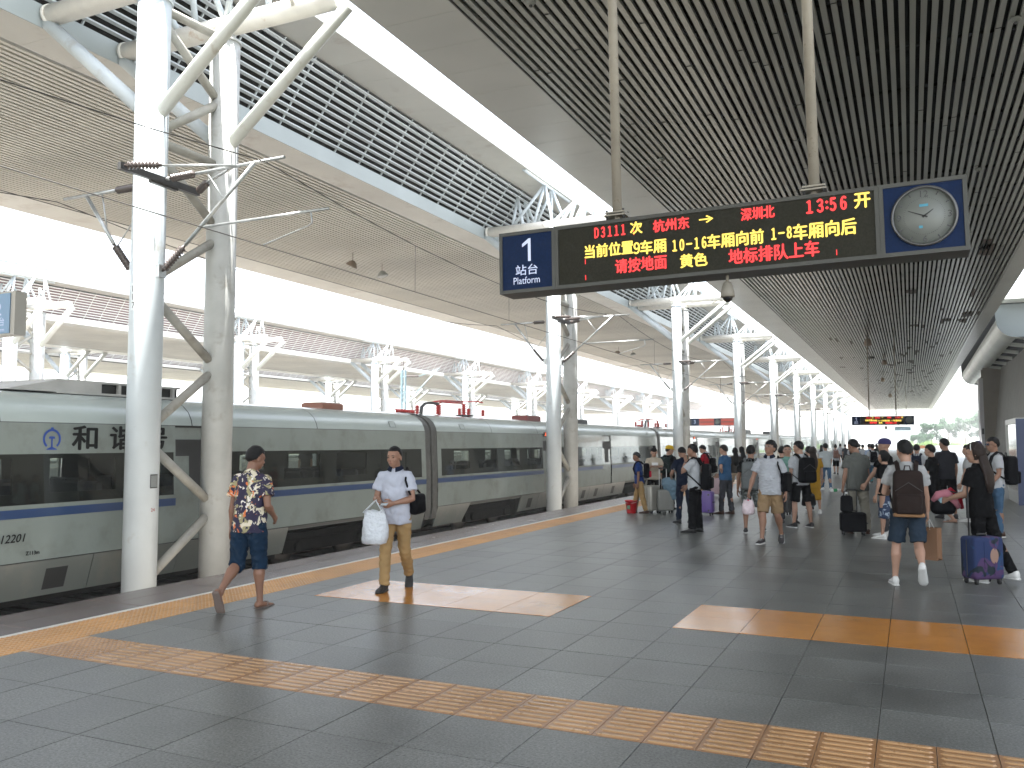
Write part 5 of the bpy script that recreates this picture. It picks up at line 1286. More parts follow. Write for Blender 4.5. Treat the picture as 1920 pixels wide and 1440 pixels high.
    # ---- shoes
    for n_ in 'lr':
        M_ = add_foot_shape(J, n_, k)
        if shoes[0] == 'sandal':
            b = MB(); sect_y(b, M_, k, [(-.070,.030,-.085,-.068),(-.04,.040,-.085,-.068),(.05,.042,-.082,-.067),(.13,.050,-.082,-.067),(.19,.046,-.082,-.068),(.215,.030,-.08,-.069)]); so = b.build('flip_flop', shoes[1], t)
            b = MB(); b.path([M_ @ Vector((-.044*k,.075*k,-.066*k)), M_ @ Vector((-.02*k,.105*k,-.028*k)), M_ @ Vector((.02*k,.105*k,-.028*k)), M_ @ Vector((.044*k,.075*k,-.066*k))], .010*k, 6); b.path([M_ @ Vector((-.044*k,.115*k,-.066*k)), M_ @ Vector((-.015*k,.125*k,-.032*k)), M_ @ Vector((.044*k,.115*k,-.066*k))], .009*k, 6); b.build('strap', shoes[1], so)
        else:
            um, sm = shoes[1], (shoes[2] if len(shoes) > 2 else shoes[1])
            b = MB(); sect_y(b, M_, k, [(-.074,.022,-.060,.012),(-.060,.036,-.064,.030),(-.02,.040,-.064,.034),(.035,.042,-.064,.008),(.085,.047,-.064,-.014),(.14,.049,-.064,-.028),(.18,.042,-.064,-.038),(.205,.024,-.062,-.05)])
            s_o = b.build('shoe', um, t)
            b = MB(); sect_y(b, M_, k, [(-.082,.026,-.084,-.055),(-.06,.042,-.084,-.057),(.0,.043,-.083,-.058),(.08,.050,-.084,-.058),(.15,.052,-.083,-.058),(.19,.044,-.080,-.056),(.218,.024,-.074,-.054)]); b.build('sole', sm, s_o)
            if len(shoes) > 3 or detail == 2:
                b = MB()
                for i in range(4): yy = (.045+.022*i)*k; b.path([M_ @ Vector((-.018*k,yy,(.004-.011*i)*k)), M_ @ Vector((0,yy,(.010-.011*i)*k)), M_ @ Vector((.018*k,yy,(.004-.011*i)*k))], .0028*k, 4)
                b.build('laces', shoes[3] if len(shoes) > 3 else sm, s_o)
    if watch:
        wr, el = J.wr['l'], J.el['l']; MB().tube(wr.lerp(el,.08), wr.lerp(el,.14), .030*k, seg=16).build('watch', M_dark, t)
    t['_h'] = H
    return t, J
def sect_y(b, M_, k, secs):
    """foot-like loft along Y: (y, halfwidth, zbottom, ztop)"""
    seg = 12; p = []
    for (y, w_, zb, zt_) in secs:
        for j in range(seg):
            a = 2*math.pi*j/seg; zz = (zb+zt_)/2+(zt_-zb)/2*math.copysign(abs(math.sin(a))**.75, math.sin(a)); xx = w_*math.copysign(abs(math.cos(a))**.7, math.cos(a))
            if math.sin(a) > .3: xx *= .82
            p.append(M_ @ Vector((xx*k, y*k, zz*k)))
    n = len(secs)
    b.add(p, [(i*seg+j, i*seg+(j+1)%seg, (i+1)*seg+(j+1)%seg, (i+1)*seg+j) for i in range(n-1) for j in range(seg)]+[tuple(range(seg-1,-1,-1)), tuple(range((n-1)*seg, n*seg))], True)
SUNG = mat('blue_mirror_lens', (0.05,0.15,0.35), 0.08, metal=.6); LENS = glass_mat('clear_lens', (1,1,1), (.85,.85,.85))
CAPY = cloth('yellow_cap', (0.55,0.36,0.03)); CAPD = cloth('dark_cap', (0.05,0.045,0.12))
# ------------------------------------------------------------------ bags and luggage
def rbox_mesh(w_, d, h, r, seg=3, taper=0.0, bulge=0.0):
    bm = bmesh.new(); bmesh.ops.create_cube(bm, size=1.0)
    for v in bm.verts: v.co = Vector((v.co.x*w_, v.co.y*d, (v.co.z+.5)*h))
    bmesh.ops.bevel(bm, geom=bm.edges[:], offset=r, segments=seg, profile=.5, affect='EDGES', clamp_overlap=True)
    for v in bm.verts:
        f_ = 1-taper*max(0, v.co.z/h); v.co.x *= f_; v.co.y *= (1-taper*.8*max(0,v.co.z/h))
    me = bpy.data.meshes.new('rbox'); bm.to_mesh(me); bm.free(); me.polygons.foreach_set('use_smooth', [True]*len(me.polygons)); return me
def put_mesh(name, me, m, parent, loc=(0,0,0), rot=None, label=None):
    me.name = name; me.materials.append(m); o = link(name, me, parent, loc, label)
    if rot: o.rotation_euler = rot
    return o
def tf_mesh(me, M_): me.transform(M_); return me
PLB = mat('black_plastic', (0.02,0.02,0.02), 0.4); ALU = mat('handle_aluminium', (0.5,0.5,0.5), 0.3, metal=.8)
def backpack(tp, label, m, strap_m=None, size=(.31,.17,.46), off=0.0, acc=None, one=False, group='backpacks'):
    """worn by the person tuple tp; same frame as the wearer"""
    t0, J = tp; k = J.k; strap_m = strap_m or m
    t = thing('backpack', label, 'backpack', tuple(t0.location), t0.rotation_euler.z, group)
    w_, d, h = size; T = J.T
    zb = 1.40-h-.01+off
    B = T @ Matrix.Translation((0,-(.115+d/2)*k,zb*k)) @ Matrix.Rotation(R_(4),4,'X')
    put_mesh('main_bag', tf_mesh(rbox_mesh(w_*k,d*k,h*k,min(.06,d*.42)*k,4,.14), B), m, t)
    put_mesh('front_pocket', tf_mesh(rbox_mesh(w_*.80*k,.06*k,h*.42*k,.025*k,3,.05), B @ Matrix.Translation((0,-(d/2+.012)*k,.03*k))), acc or m, t)
    MB().path([B @ Vector((-w_*.40*k,-(d/2-.01)*k,h*.55*k)), B @ Vector((0,-(d/2+.004)*k,h*.74*k)), B @ Vector((w_*.40*k,-(d/2-.01)*k,h*.55*k))], .004*k, 5).build('zipper', M_dark, t)
    MB().path([B @ Vector((-.035*k,d*.3*k,h*.99*k)), B @ Vector((-.025*k,d*.3*k,(h+.05)*k)), B @ Vector((.025*k,d*.3*k,(h+.05)*k)), B @ Vector((.035*k,d*.3*k,h*.99*k))], .008*k, 6).build('grab_loop', strap_m, t)
    for s_ in ((-1,1) if not one else (one,)):
        pts = [B @ Vector((s_*.09*k,d*.45*k,h*.93*k)), T @ Vector((s_*.105*k,-.085*k,1.435*k)), T @ Vector((s_*.115*k,-.01*k,1.462*k)), T @ Vector((s_*.118*k,.085*k,1.39*k)), T @ Vector((s_*.125*k,.135*k,1.27*k)), T @ Vector((s_*.150*k,.110*k,1.14*k)), T @ Vector((s_*.180*k,.0,1.05*k)), B @ Vector((s_*w_*.44*k,d*.40*k,.07*k))]
        # flat ribbon strap with thickness
        b = MB(); n = len(pts); P_ = []; 
        for i, c in enumerate(pts):
            dd = (pts[min(i+1,n-1)]-pts[max(i-1,0)]).normalized(); cen = T @ Vector((0,0,(1.25 if i > 1 else 1.3)*k)); up = (c-cen); up = (up-dd*up.dot(dd)).normalized(); sd = dd.cross(up); hw = (.026 if i < 5 else .013)*k; th = .007*k
            P_ += [c+sd*hw-up*th, c+sd*hw+up*th, c-sd*hw+up*th, c-sd*hw-up*th]
        b.add(P_, [(4*i+a, 4*i+(a+1)%4, 4*i+4+(a+1)%4, 4*i+4+a) for i in range(n-1) for a in range(4)]+[(3,2,1,0),(4*n-4,4*n-3,4*n-2,4*n-1)], False)
        b.build('strap', strap_m, t)
    return t
def suitcase(label, px, py, face, m, size=(.36,.24,.55), handle=0.45, ribs=0, at=None, group='rolling suitcases', side_m=None, hm=None, corner=None, lay=0):
    pt = at if at is not None else gpoint(px, py); az = ray_az(px)+face if at is None else face
    t = thing('suitcase', label, 'suitcase', (pt.x,pt.y,0), R_(-az), group); w_, d, h = size
    put_mesh('shell', tf_mesh(rbox_mesh(w_,d,h,.045,4), Matrix.Translation((0,0,.06))), m, t)
    b = MB()
    for i in range(ribs):
        x = -w_/2+w_*(i+1)/(ribs+1)
        b.box(x-.006,x+.006,-d/2-.005,-d/2+.01,.11,.01+h); b.box(x-.006,x+.006,d/2-.01,d/2+.005,.11,.01+h)
    if ribs: b.build('rib', m, t)
    b = MB(); r = .004
    b.box(-w_/2-.003,w_/2+.003,-.006,.006,.10,.02+h); b.build('zipper', M_dark, t)
    MB().path([(-.06,0,h+.055),(-.055,0,h+.085),(.055,0,h+.085),(.06,0,h+.055)], .010, 6).build('top_handle', PLB, t)
    MB().path([(w_/2,-.06,h*.62),(w_/2+.025,-.05,h*.62),(w_/2+.025,.05,h*.62),(w_/2,.06,h*.62)], .010, 6).build('side_handle', PLB, t)
    if handle:
        hm_ = hm or ALU
        MB().tube((-.09,d/2-.04,h),( -.09,d/2-.04,h+handle+.05),.009,seg=8).tube((.09,d/2-.04,h),(.09,d/2-.04,h+handle+.05),.009,seg=8).build('telescopic_tube', hm_, t)
        MB().path([(-.10,d/2-.04,h+handle+.05),(-.05,d/2-.04,h+handle+.07),(.05,d/2-.04,h+handle+.07),(.10,d/2-.04,h+handle+.05)], .014, 8).build('grip', PLB, t)
    for sx in (-1,1):
        for sy in (-1,1):
            x, y = sx*(w_/2-.05), sy*(d/2-.045)
            q = MB().tube((x-.012,y,.027),(x+.012,y,.027),.027,seg=16).build('wheel', M_black, t)
            MB().box(x-.02,x+.02,y-.02,y+.02,.045,.075).build('caster_fork', PLB, q)
    if corner:
        b = MB()
        for sx in (-1,1):
            for z_ in (.12,h-.02): b.box(sx*(w_/2-.07)-.02, sx*(w_/2-.07)+.02, -d/2-.006, -d/2+.004, z_-.02, z_+.02)
        b.build('corner_guard', corner, t)
    return t
def bag_on(tp, hand, label, kind, m, size, group=None, name='bag', cat='bag', drop=.0, rz=0.0):
    """something hanging from the hand of a person"""
    t0, J = tp; k = J.k; c = J.wr[hand]+J.fd[hand]*.085*k
    w_ = t0.matrix_basis
    t = thing(name, label, cat, tuple(t0.matrix_basis @ c), t0.rotation_euler.z+rz, group)
    return t
# ------------------------------------------------------------------ cloth colours
C_ = cloth; SKIN_T = mat('skin_brown', (0.21,0.105,0.065), 0.55, noise=(9,0.08))
W_POLO = C_('white_polo_cotton', (0.42,0.44,0.50)); W_TEE = C_('white_tee_cotton', (0.40,0.415,0.43)); G_TEE = C_('pale_grey_tee', (0.33,0.335,0.33)); NAVY = C_('navy_cotton', (0.012,0.016,0.030)); BLACK = C_('black_cotton', (0.0065,0.0065,0.007)); KHAKI = C_('khaki_twill', (0.30,0.20,0.092)); KHAKI2 = C_('khaki_cotton', (0.25,0.17,0.095))
DENIM = C_('dark_denim', (0.012,0.026,0.048)); JEAN = C_('light_denim', (0.06,0.115,0.19)); BLUE = C_('blue_tee', (0.04,0.095,0.18)); ROYAL = C_('royal_blue_polo', (0.018,0.042,0.15)); RED = C_('red_polo', (0.28,0.012,0.02)); MINT = C_('mint_polo', (0.16,0.31,0.26)); MUST = C_('mustard_cotton', (0.30,0.17,0.022)); GREYT = C_('grey_trousers', (0.05,0.052,0.058)); BEIGE = C_('beige_skirt_cotton', (0.36,0.28,0.20)); CREAM = C_('cream_trousers', (0.28,0.265,0.22)); DKNAVY = C_('dark_navy_shorts', (0.022,0.034,0.05))
BROWNBAG = C_('dark_brown_canvas', (0.024,0.017,0.015)); TANB = C_('tan_leather', (0.25,0.14,0.07), .6); GREYBAG = C_('grey_canvas', (0.13,0.14,0.14)); BLKBAG = C_('black_nylon', (0.0055,0.0055,0.0065), .6); REDF = C_('red_fabric', (0.40,0.02,0.04)); PINKF = C_('pink_fabric', (0.45,0.18,0.22)); PEACH = C_('pinkish_brown_bag', (0.25,0.15,0.12))
WS = mat('white_shoe', (0.62,0.62,0.60), .5); BS = mat('black_shoe', (0.012,0.012,0.012), .5); SOLEW = mat('white_sole', (0.6,0.6,0.58), .5); BRN = mat('brown_leather', (0.06,0.03,0.02), .4); FLIP = mat('flipflop_rubber', (0.16,0.12,0.10), .7); DKS = mat('dark_sneaker', (0.02,0.018,0.02), .6)
WALK = dict(lh=24, lk=6, rh=-18, rk=22, lu=(-16,8), la=(0,4), ru=(18,8), ra=(34,4))
def W_(s=1, **kw):
    d = dict(WALK) if s > 0 else dict(lh=-18, lk=22, rh=24, rk=6, lu=(18,8), la=(34,4), ru=(-16,8), ra=(0,4)); d.update(kw); return d
def St(**kw):
    d = dict(lh=3, lk=3, rh=-3, rk=2, lo=4, ro=4, lu=(2,9), la=(14,3), ru=(2,9), ra=(14,3)); d.update(kw); return d
# 1  man in floral shirt, seen from behind, walking right
p1 = person('man in a navy floral shirt and knee length denim shorts walking away to the right', 464, 1140, 1.64, 32, dict(lh=-6, lk=44, lf=-62, rh=8, rk=8, lu=(-2,9), la=(2,4), ru=(-10,12), ra=(58,-10), head=(28,-8), lean=4, hem=.80, sleeve=1.12), FLORAL, ('long_shorts', DENIM), ('sandal', FLIP), SKIN_T, 'short', detail=2, fat=1.12)
# 2  man in white polo with bag
p2 = person('man in white polo and khaki trousers walking toward the camera across the orange rectangle', 741, 1106, 1.63, 192, dict(rh=12, rk=8, lh=-6, lk=34, lf=-40, ru=(12,10), ra=(92,-20), lu=(14,14), la=(72,-52), head=(12,-2), lean=3, hem=.80, twist=-6, rc=1.3, lc=.9), W_POLO, ('trousers', KHAKI), ('slip', BS, BS), SKIN, 'thin', detail=2, fat=1.08, collar=NAVY)
# 3.. group by the edge
p3 = person('man in a royal blue polo and khaki trousers facing left beside the red bucket', 1200, 962, 1.46, -88, dict(lh=-10, lk=6, rh=14, rk=6, lu=(-4,6), la=(6,2), ru=(4,6), ra=(14,2), head=(-8,-6), lean=5), ROYAL, ('loose', KHAKI), ('shoe', BRN, BRN), SKIND, 'short', detail=1)
p4 = person('woman with a hair bun looking down at a phone, behind the silver suitcase', 1227, 957, 1.56, 175, St(lu=(30,6), la=(115,-28), ru=(30,6), ra=(115,-28), head=(0,-22), lc=1.2, rc=1.2), C_('cream_black_top', (0.42,0.37,0.29)), ('trousers', BLACK), ('shoe', BS, BS), SKINL, 'bun', detail=1)
p5 = person('man in a yellow cap and black t-shirt, seen from behind', 1254, 955, 1.60, 25, St(head=(50,-6), ra=(24,4)), BLACK, ('trousers', BLACK), ('shoe', BS, BS), SKINL, 'short', hat='cap', detail=1)
p6 = person('man in a black polo with white cuffs, back turned, beside the man on the phone', 1284, 981, 1.60, -25, St(lu=(10,22), la=(70,-20), ru=(4,8), ra=(10,4), head=(0,-28), hem=.84), NAVY, ('trousers', NAVY), ('shoe', BS, BS), SKIN, 'short', detail=1, cuff=W_TEE)
p7 = person('man in a white t-shirt holding a green phone to his ear, black trousers', 1305, 998, 1.64, -78, St(lu=(42,12), la=(196,-6), ru=(6,6), ra=(40,-4), head=(0,-4), lc=1.0, lh=5, rh=-2), W_TEE, ('loose', BLACK), ('sneaker', BS, BS), SKIN, 'short', detail=1, watch=True)
p8 = person('man in a red polo shirt looking down to the left', 1325, 940, 1.62, -70, St(lu=(14,6), la=(82,-20), ru=(14,6), ra=(78,-20), head=(-6,-26)), RED, ('trousers', DENIM), ('sneaker', DKS, DKS), SKINL, 'short', detail=1, collar=W_TEE)
p9 = person('man in a blue t-shirt with one hand on his hip, dark grey trousers', 1362, 964, 1.62, -58, St(lu=(-22,34), la=(34,-50), ru=(10,4), ra=(60,-10), head=(-10,-4), lh=6, rh=-4), BLUE, ('trousers', GREYT), ('shoe', BRN, BRN), SKINL, 'short', hairm=HAIRG, detail=1, fat=1.08)
p10 = person('woman with long black hair and a beige outfit walking away', 1380, 929, 1.54, -12, W_(1, lk=10, rk=40), C_('black_gauze_top', (0.05,0.045,0.04)), ('shorts', BEIGE), ('sneaker', GREYT, GREYT), SKINL, 'long', detail=1)
p11 = person('man in black with a large grey backpack and camouflage shorts, seen from behind', 1410, 999, 1.62, 6, dict(lh=-4, lk=3, rh=14, rk=4, ro=8, lu=(-4,14), la=(6,6), ru=(10,10), ra=(30,4), lean=3), BLACK, ('shorts', CAMO), ('sneaker', DKS, SOLEW), SKIN, 'short', detail=1)
p12 = person('stocky man in a white polo with navy trim and khaki shorts, looking up', 1446, 1020, 1.70, 192, dict(lh=-8, lk=28, rh=16, rk=8, ru=(10,20), ra=(10,14), lu=(-6,14), la=(14,6), head=(22,20), lean=0, hem=.82, sleeve=1.1, rc=1.5), C_('white_polo_trimmed', (0.39,0.405,0.43)), ('shorts', KHAKI2), ('sneaker', DKS, SOLEW), SKIN, 'fringe', detail=2, fat=1.12, collar=NAVY, cuff=NAVY, glasses='thin')
p13 = person('man in a mint green polo and glasses looking up, behind the stocky man', 1479, 980, 1.62, 168, St(head=(6,18), lu=(12,6), la=(84,-22), ru=(6,6), ra=(30,0)), MINT, ('trousers', GREYT), ('shoe', BS, BS), SKINL, 'short', detail=1, glasses='thin')
p14 = person('young man in a white t-shirt and black shorts with a black backpack', 1504, 989, 1.70, -32, St(lo=7, ro=7, lu=(4,8), la=(14,2), head=(-38,-4), lean=2), W_TEE, ('shorts', BLACK), ('sneaker', DKS, SOLEW), SKINL, 'short', detail=1)
p15 = person('woman in a mustard yellow dress, behind the black backpack', 1527, 962, 1.56, -8, St(hem=.62, skirt=.35), MUST, ('skirt', MUST), ('sneaker', WS, WS), SKINL, 'long', hairm=HAIRB, detail=0)
p16 = person('young man in a loose white t-shirt and light blue jeans walking away', 1550, 919, 1.64, -14, W_(1, lk=3, rk=12, lh=10, rh=-6), C_('loose_white_tee', (0.42,0.46,0.46)), ('jeans', JEAN), ('sneaker', WS, WS), SKINL, 'bushy', detail=1)
p17 = person('small distant woman with a brown backpack and black shorts', 1568, 890, 1.60, -6, W_(-1), W_TEE, ('shorts', BLACK), ('sneaker', DKS, DKS), SKINL, 'bun', detail=0)
p18 = person('man in a finely checked grey shirt and beige trousers pulling the black case', 1610, 1000, 1.74, -22, St(lu=(-4,10), la=(8,8), ru=(4,8), ra=(14,4), head=(-30,-16), hem=.77, loose=1.12, rh=-3, lh=4, lc=1.4), CHECK, ('loose', CREAM), ('shoe', BRN, BRN), SKIN, 'short', detail=2, fat=1.03)
p21 = person('man in a dark cap and black t-shirt reaching down to the left', 1668, 1004, 1.74, -70, St(lu=(26,14), la=(34,8), ru=(10,6), ra=(20,4), head=(0,4), lean=4, lc=.8), BLACK, ('trousers', GREYT), ('sneaker', WS, WS), SKINL, None, hat='dark_cap', detail=1, fat=1.05)
p22 = person('man in a white t-shirt and dark navy shorts wearing the brown backpack', 1706, 1098, 1.70, -4, dict(lh=4, lk=4, lo=6, rh=-12, rk=46, rf=-50, lu=(2,16), la=(88,-34), ru=(8,8), ra=(22,4), head=(-24,-2), lean=4, hem=.84, rc=1.2), G_TEE, ('shorts', DKNAVY), ('sneaker', WS, SOLEW, WS), SKINL, 'short', detail=2, fat=1.06)
p23 = person('man in black with flip flops striding left, behind the brown backpack', 1752, 986, 1.66, -72, dict(lh=-20, lk=24, rh=20, rk=6, lu=(8,6), la=(30,0), ru=(4,8), ra=(20,4), head=(0,-2)), BLACK, ('shorts', BLACK), ('sandal', FLIP), SKINL, 'short', detail=1)
p24 = person('person in a white shirt with dark blue straps, seen from behind', 1722, 948, 1.62, 4, St(), W_TEE, ('trousers', DENIM), ('sneaker', WS, WS), SKINL, 'short', detail=0)
p25 = person('tall man in a dark t-shirt, back turned, in front of the far trees', 1778, 972, 1.76, -24, St(head=(-34,-4)), C_('charcoal_tee', (0.022,0.022,0.026)), ('shorts', BLACK), ('sneaker', DKS, DKS), SKIN, 'short', detail=1)
p27 = person('woman in black with long dark hair and a white headband holding the galaxy suitcase', 1846, 1090, 1.66, -60, dict(lh=-1, lk=3, rh=-16, rk=12, lu=(14,6), la=(70,4), ru=(16,8), ra=(74,-14), head=(-22,-4), lean=3, hem=.80, lc=1.3, rc=1.2), BLACK, ('trousers', BLACK), ('sneaker', WS, WS), SKINL, 'long', hairm=HAIRB, detail=2)
p28 = person('man in a white t-shirt, jeans and blue mirrored sunglasses at the right edge', 1872, 1006, 1.76, -112, St(lu=(4,10), la=(40,0), ru=(2,10), ra=(20,4), head=(-6,0), lo=5, ro=5), W_TEE, ('jeans', JEAN), ('sneaker', BRN, SOLEW), SKIN, 'short', detail=1, glasses='sun', fat=1.05)
p29 = person('man in a pale shirt partly hidden behind the long haired woman', 1822, 978, 1.62, -80, St(lu=(10,8), la=(20,4)), G_TEE, ('trousers', GREYT), ('sneaker', WS, WS), SKINL, 'short', detail=0)
p30 = person('person with a dark cap, only the head showing behind the long haired woman', 1838, 955, 1.70, 0, St(), GREYT, ('trousers', BLACK), ('shoe', BS, BS), SKIN, 'short', hat='dark_cap', detail=0)
# hair band, bucket, phones
J = p27[1]
MB().path([J.H @ Vector((.086*math.cos(a), .030, .030+.092*math.sin(a))) for a in [R_(q) for q in range(-5,186,12)]], .006, 6).build('headband', WS, p27[0])
PH = mat('phone_glass', (0.02,0.02,0.022), .1); PHG = mat('green_phone_case', (0.03,0.09,0.06), .4)
def phone(tp, hand, label, m, up=(0,0,1), off=(0,0,0)):
    t0, J = tp; c = J.wr[hand]+J.fd[hand]*.10*J.k+Vector(off)
    t = thing('phone', label, 'phone', tuple(t0.matrix_basis @ c), t0.rotation_euler.z, 'phones in hands'); t.rotation_euler.rotate_axis('X', R_(up[0])); t.rotation_euler.rotate_axis('Y', R_(up[1]))
    put_mesh('case', rbox_mesh(.072,.009,.148,.004,2), m, t, (0,0,-.074)); MB().box(-.032,.032,-.006,-.0048,-.068,.068).build('screen', PH, t)
phone(p2, 'l', 'phone held flat in the left hand of the man in the white polo', M_white, (80,0), (0,.02,.02))
phone(p7, 'l', 'green phone held to the ear of the man in the white t-shirt', PHG, (0,90), (0.03,-.01,-.02))
phone(p4, 'l', 'white phone held up by the woman with the hair bun', WS, (20,90), (.04,.02,.02))
# plastic carrier bag of the man in the polo
def crumple(w_, d, h, top, seed, m, name, parent, loc=(0,0,0), fl=1.0):
    b = MB(); seg = 28; rn = random.Random(seed); ph = rn.random()*9
    secs = []
    for i, (u, ww) in enumerate(((0,.62),(.04,.86),(.2,1.0),(.45,1.0),(.7,.92),(.88,.78),(1,.70))):
        z = -h*(1-u); row = []
        for j in range(seg):
            a = 2*math.pi*j/seg; r_ = 1+fl*.09*math.sin(3*a+ph+u*4)+.06*math.sin(7*a-u*9+ph)+.05*mnoise.noise(Vector((a*2,u*6,seed)))
            c, s_ = math.cos(a), math.sin(a)
            row.append(Vector((w_/2*ww*r_*math.copysign(abs(c)**.7,c), d/2*ww*r_*math.copysign(abs(s_)**.7,s_), z+.012*math.sin(5*a+ph)*(u > .9))))
        secs.append(row)
    p = [q for r_ in secs for q in r_]; b.add(p, [(i*seg+j, i*seg+(j+1)%seg, (i+1)*seg+(j+1)%seg, (i+1)*seg+j) for i in range(6) for j in range(seg)]+[tuple(range(seg-1,-1,-1))], True)
    return b.build(name, m, parent, loc=loc)
PLW = mat('white_plastic_film', (0.55,0.58,0.61), 0.28, bump=(22,0.9,0.03), noise=(4,.05))
t = bag_on(p2, 'r', 'large white plastic carrier bag hanging from the hand of the man in khaki trousers', '', PLW, None, name='carrier_bag', rz=R_(0))
crumple(.28,.11,.37,0,3,PLW,'bag', t, (.02,.02,-.12), fl=1.6)
b = MB()
for s_ in (-1,1): b.path([(.02-.10,.02+s_*.045,-.14),(.0,s_*.02,-.02),(.0,s_*.01,.0),(.03,s_*.02,-.02),(.02+.12,.02+s_*.045,-.14)], .007, 6)
b.build('handle', PLW, t)
# shoulder bag of the same man
def shoulder_bag(tp, side, label, m, size=(.30,.12,.24), z=.86, back=-.05, cat='bag', name='shoulder_bag', x=.25):
    t0, J = tp; k = J.k; t = thing(name, label, cat, tuple(t0.location), t0.rotation_euler.z, 'shoulder bags'); T = J.T
    B = T @ Matrix.Translation((side*x*k, back*k, z*k)) @ Matrix.Rotation(R_(80),4,'Z')
    put_mesh('pouch', tf_mesh(rbox_mesh(size[0]*k,size[1]*k,size[2]*k,.045*k,4,.1), B), m, t)
    MB().path([B @ Vector((-size[0]*.3*k,0,size[2]*.8*k)), B @ Vector((-size[0]*.3*k,-size[1]*.5*k,size[2]*.5*k)), B @ Vector((size[0]*.3*k,-size[1]*.5*k,size[2]*.5*k))], .005, 5).build('zipper', PLB, t)
    for yy in (-.015,.015):
        MB().path([B @ Vector((-size[0]*.42*k,0,size[2]*.85*k)), T @ Vector((side*.19*k,-.10*k,1.25*k)), T @ Vector((side*.135*k,(-.03+yy)*k,1.458*k)), T @ Vector((side*.155*k,.10*k,1.32*k)), T @ Vector((side*.21*k,.11*k,1.16*k)), B @ Vector((size[0]*.42*k,0,size[2]*.85*k))], .013*k, 6).build('strap', m, t)
    return t
shoulder_bag(p2, -1, 'black shoulder bag at the side of the man in the white polo', BLKBAG, (.28,.12,.24), .90, -.09)
shoulder_bag(p12, -1, 'black bag hanging at the hip of the stocky man in the white polo', BLKBAG, (.28,.12,.34), .86, -.08)
# backpacks
backpack(p3, 'black and red backpack on the man in the royal blue polo', BLKBAG, BLKBAG, (.30,.18,.42), acc=REDF)
backpack(p5, 'dark green backpack on the man in the yellow cap', C_('dark_green_nylon',(0.02,0.03,0.028)), None, (.30,.15,.42))
backpack(p7, 'soft black backpack on the man holding the green phone', BLKBAG, None, (.33,.18,.50), off=-.06)
backpack(p8, 'black backpack on the man in the red polo', BLKBAG, None, (.30,.16,.46), off=-.08)
backpack(p11, 'large grey canvas backpack above camouflage shorts', GREYBAG, None, (.33,.18,.55), acc=GREYBAG)
backpack(p14, 'black backpack with bottle pocket on the young man in black shorts', BLKBAG, None, (.34,.20,.50))
backpack(p17, 'small brown backpack on the distant woman', PEACH, None, (.30,.14,.42))
backpack(p22, 'big dark brown canvas backpack with a tan bottom, near the right edge', BROWNBAG, BROWNBAG, (.36,.19,.53), off=-.04)
t0, J = p22; kk = J.k
tb = [o for o in COL.objects if o.name.startswith('backpack') and 'tan bottom' in o.get('label','')][0]
put_mesh('tan_bottom', tf_mesh(rbox_mesh(.335*kk,.20*kk,.05*kk,.022*kk,3), J.T @ Matrix.Translation((0,-.207*kk,(1.40-.53-.05-.012)*kk))), TANB, tb)
backpack(p24, 'dark blue backpack straps on the person in the white shirt', NAVY, None, (.28,.12,.36))
backpack(p28, 'black backpack on the man with mirrored sunglasses', BLKBAG, None, (.33,.20,.50))
# hand bags
def duffel(tp, hand, label, m, size, rz=0):
    t = bag_on(tp, hand, label, '', m, size, name='duffel_bag', group='hand bags', rz=rz)
    put_mesh('body', tf_mesh(rbox_mesh(size[0],size[1],size[2],min(size)*.3,4,.25), Matrix.Translation((0,0,-size[2]-.10))), m, t)
    for s_ in (-1,1): MB().path([(-size[0]*.25,s_*.04,-.13),(0,s_*.012,-.005),(size[0]*.25,s_*.04,-.13)], .009, 6).build('handle', m, t)
    MB().path([(-size[0]*.4,0,-.105),(size[0]*.4,0,-.105)], .004, 5).build('zipper', PLB, t)
    return t
duffel(p14, 'r', 'black hand bag carried by the young man in black shorts', BLKBAG, (.34,.16,.24), R_(20))
duffel(p28, 'l', 'black camera bag held by the man with mirrored sunglasses', BLKBAG, (.28,.18,.24))
# brown paper bag
KR = mat('kraft_paper', (0.19,0.10,0.052), .8, bump=(10,.4,.02))
t = bag_on(p22, 'r', 'tall brown paper bag in the hand of the man with the brown backpack', '', KR, None, name='paper_bag', rz=R_(-30))
b = MB(); w2, d2 = .13, .06
b.add([(-w2,-d2,-.48),(w2,-d2,-.48),(w2,d2,-.48),(-w2,d2,-.48),(-w2,-d2,-.10),(w2,-d2,-.10),(w2,d2,-.10),(-w2,d2,-.10),(-w2*.96,0,-.45),(w2*.96,0,-.45),(w2*.9,0,-.10),(-w2*.9,0,-.10)], [(0,3,2,1),(0,1,5,4),(2,3,7,6),(1,9,10,5),(9,2,6,10),(3,8,11,7),(8,0,4,11)]).build('bag', KR, t)
for s_ in (-1,1): MB().path([(-.05,s_*d2,-.12),(-.02,s_*.01,-.01),(.02,s_*.01,-.01),(.05,s_*d2,-.12)], .004, 5).build('handle', WS, t)
# plastic bag of the stocky man
PLP = mat('clear_pinkish_plastic', (0.62,0.52,0.54), .3, bump=(26,.9,.03), noise=(9,.15)); REDP = mat('red_packaging', (0.55,0.05,0.10), .5)
t = bag_on(p12, 'r', 'small translucent plastic bag with something red inside, held by the stocky man', '', PLP, None, name='carrier_bag')
crumple(.20,.15,.24,0,8,PLP,'bag', t, (0,0,-.06)); MB().ell((0,-.03,-.12),(.075,.055,.07),16,10).build('contents', REDP, t); MB().path([(-.03,0,-.08),(0,0,0),(.03,0,-.08)], .008, 6).build('handle', PLP, t)
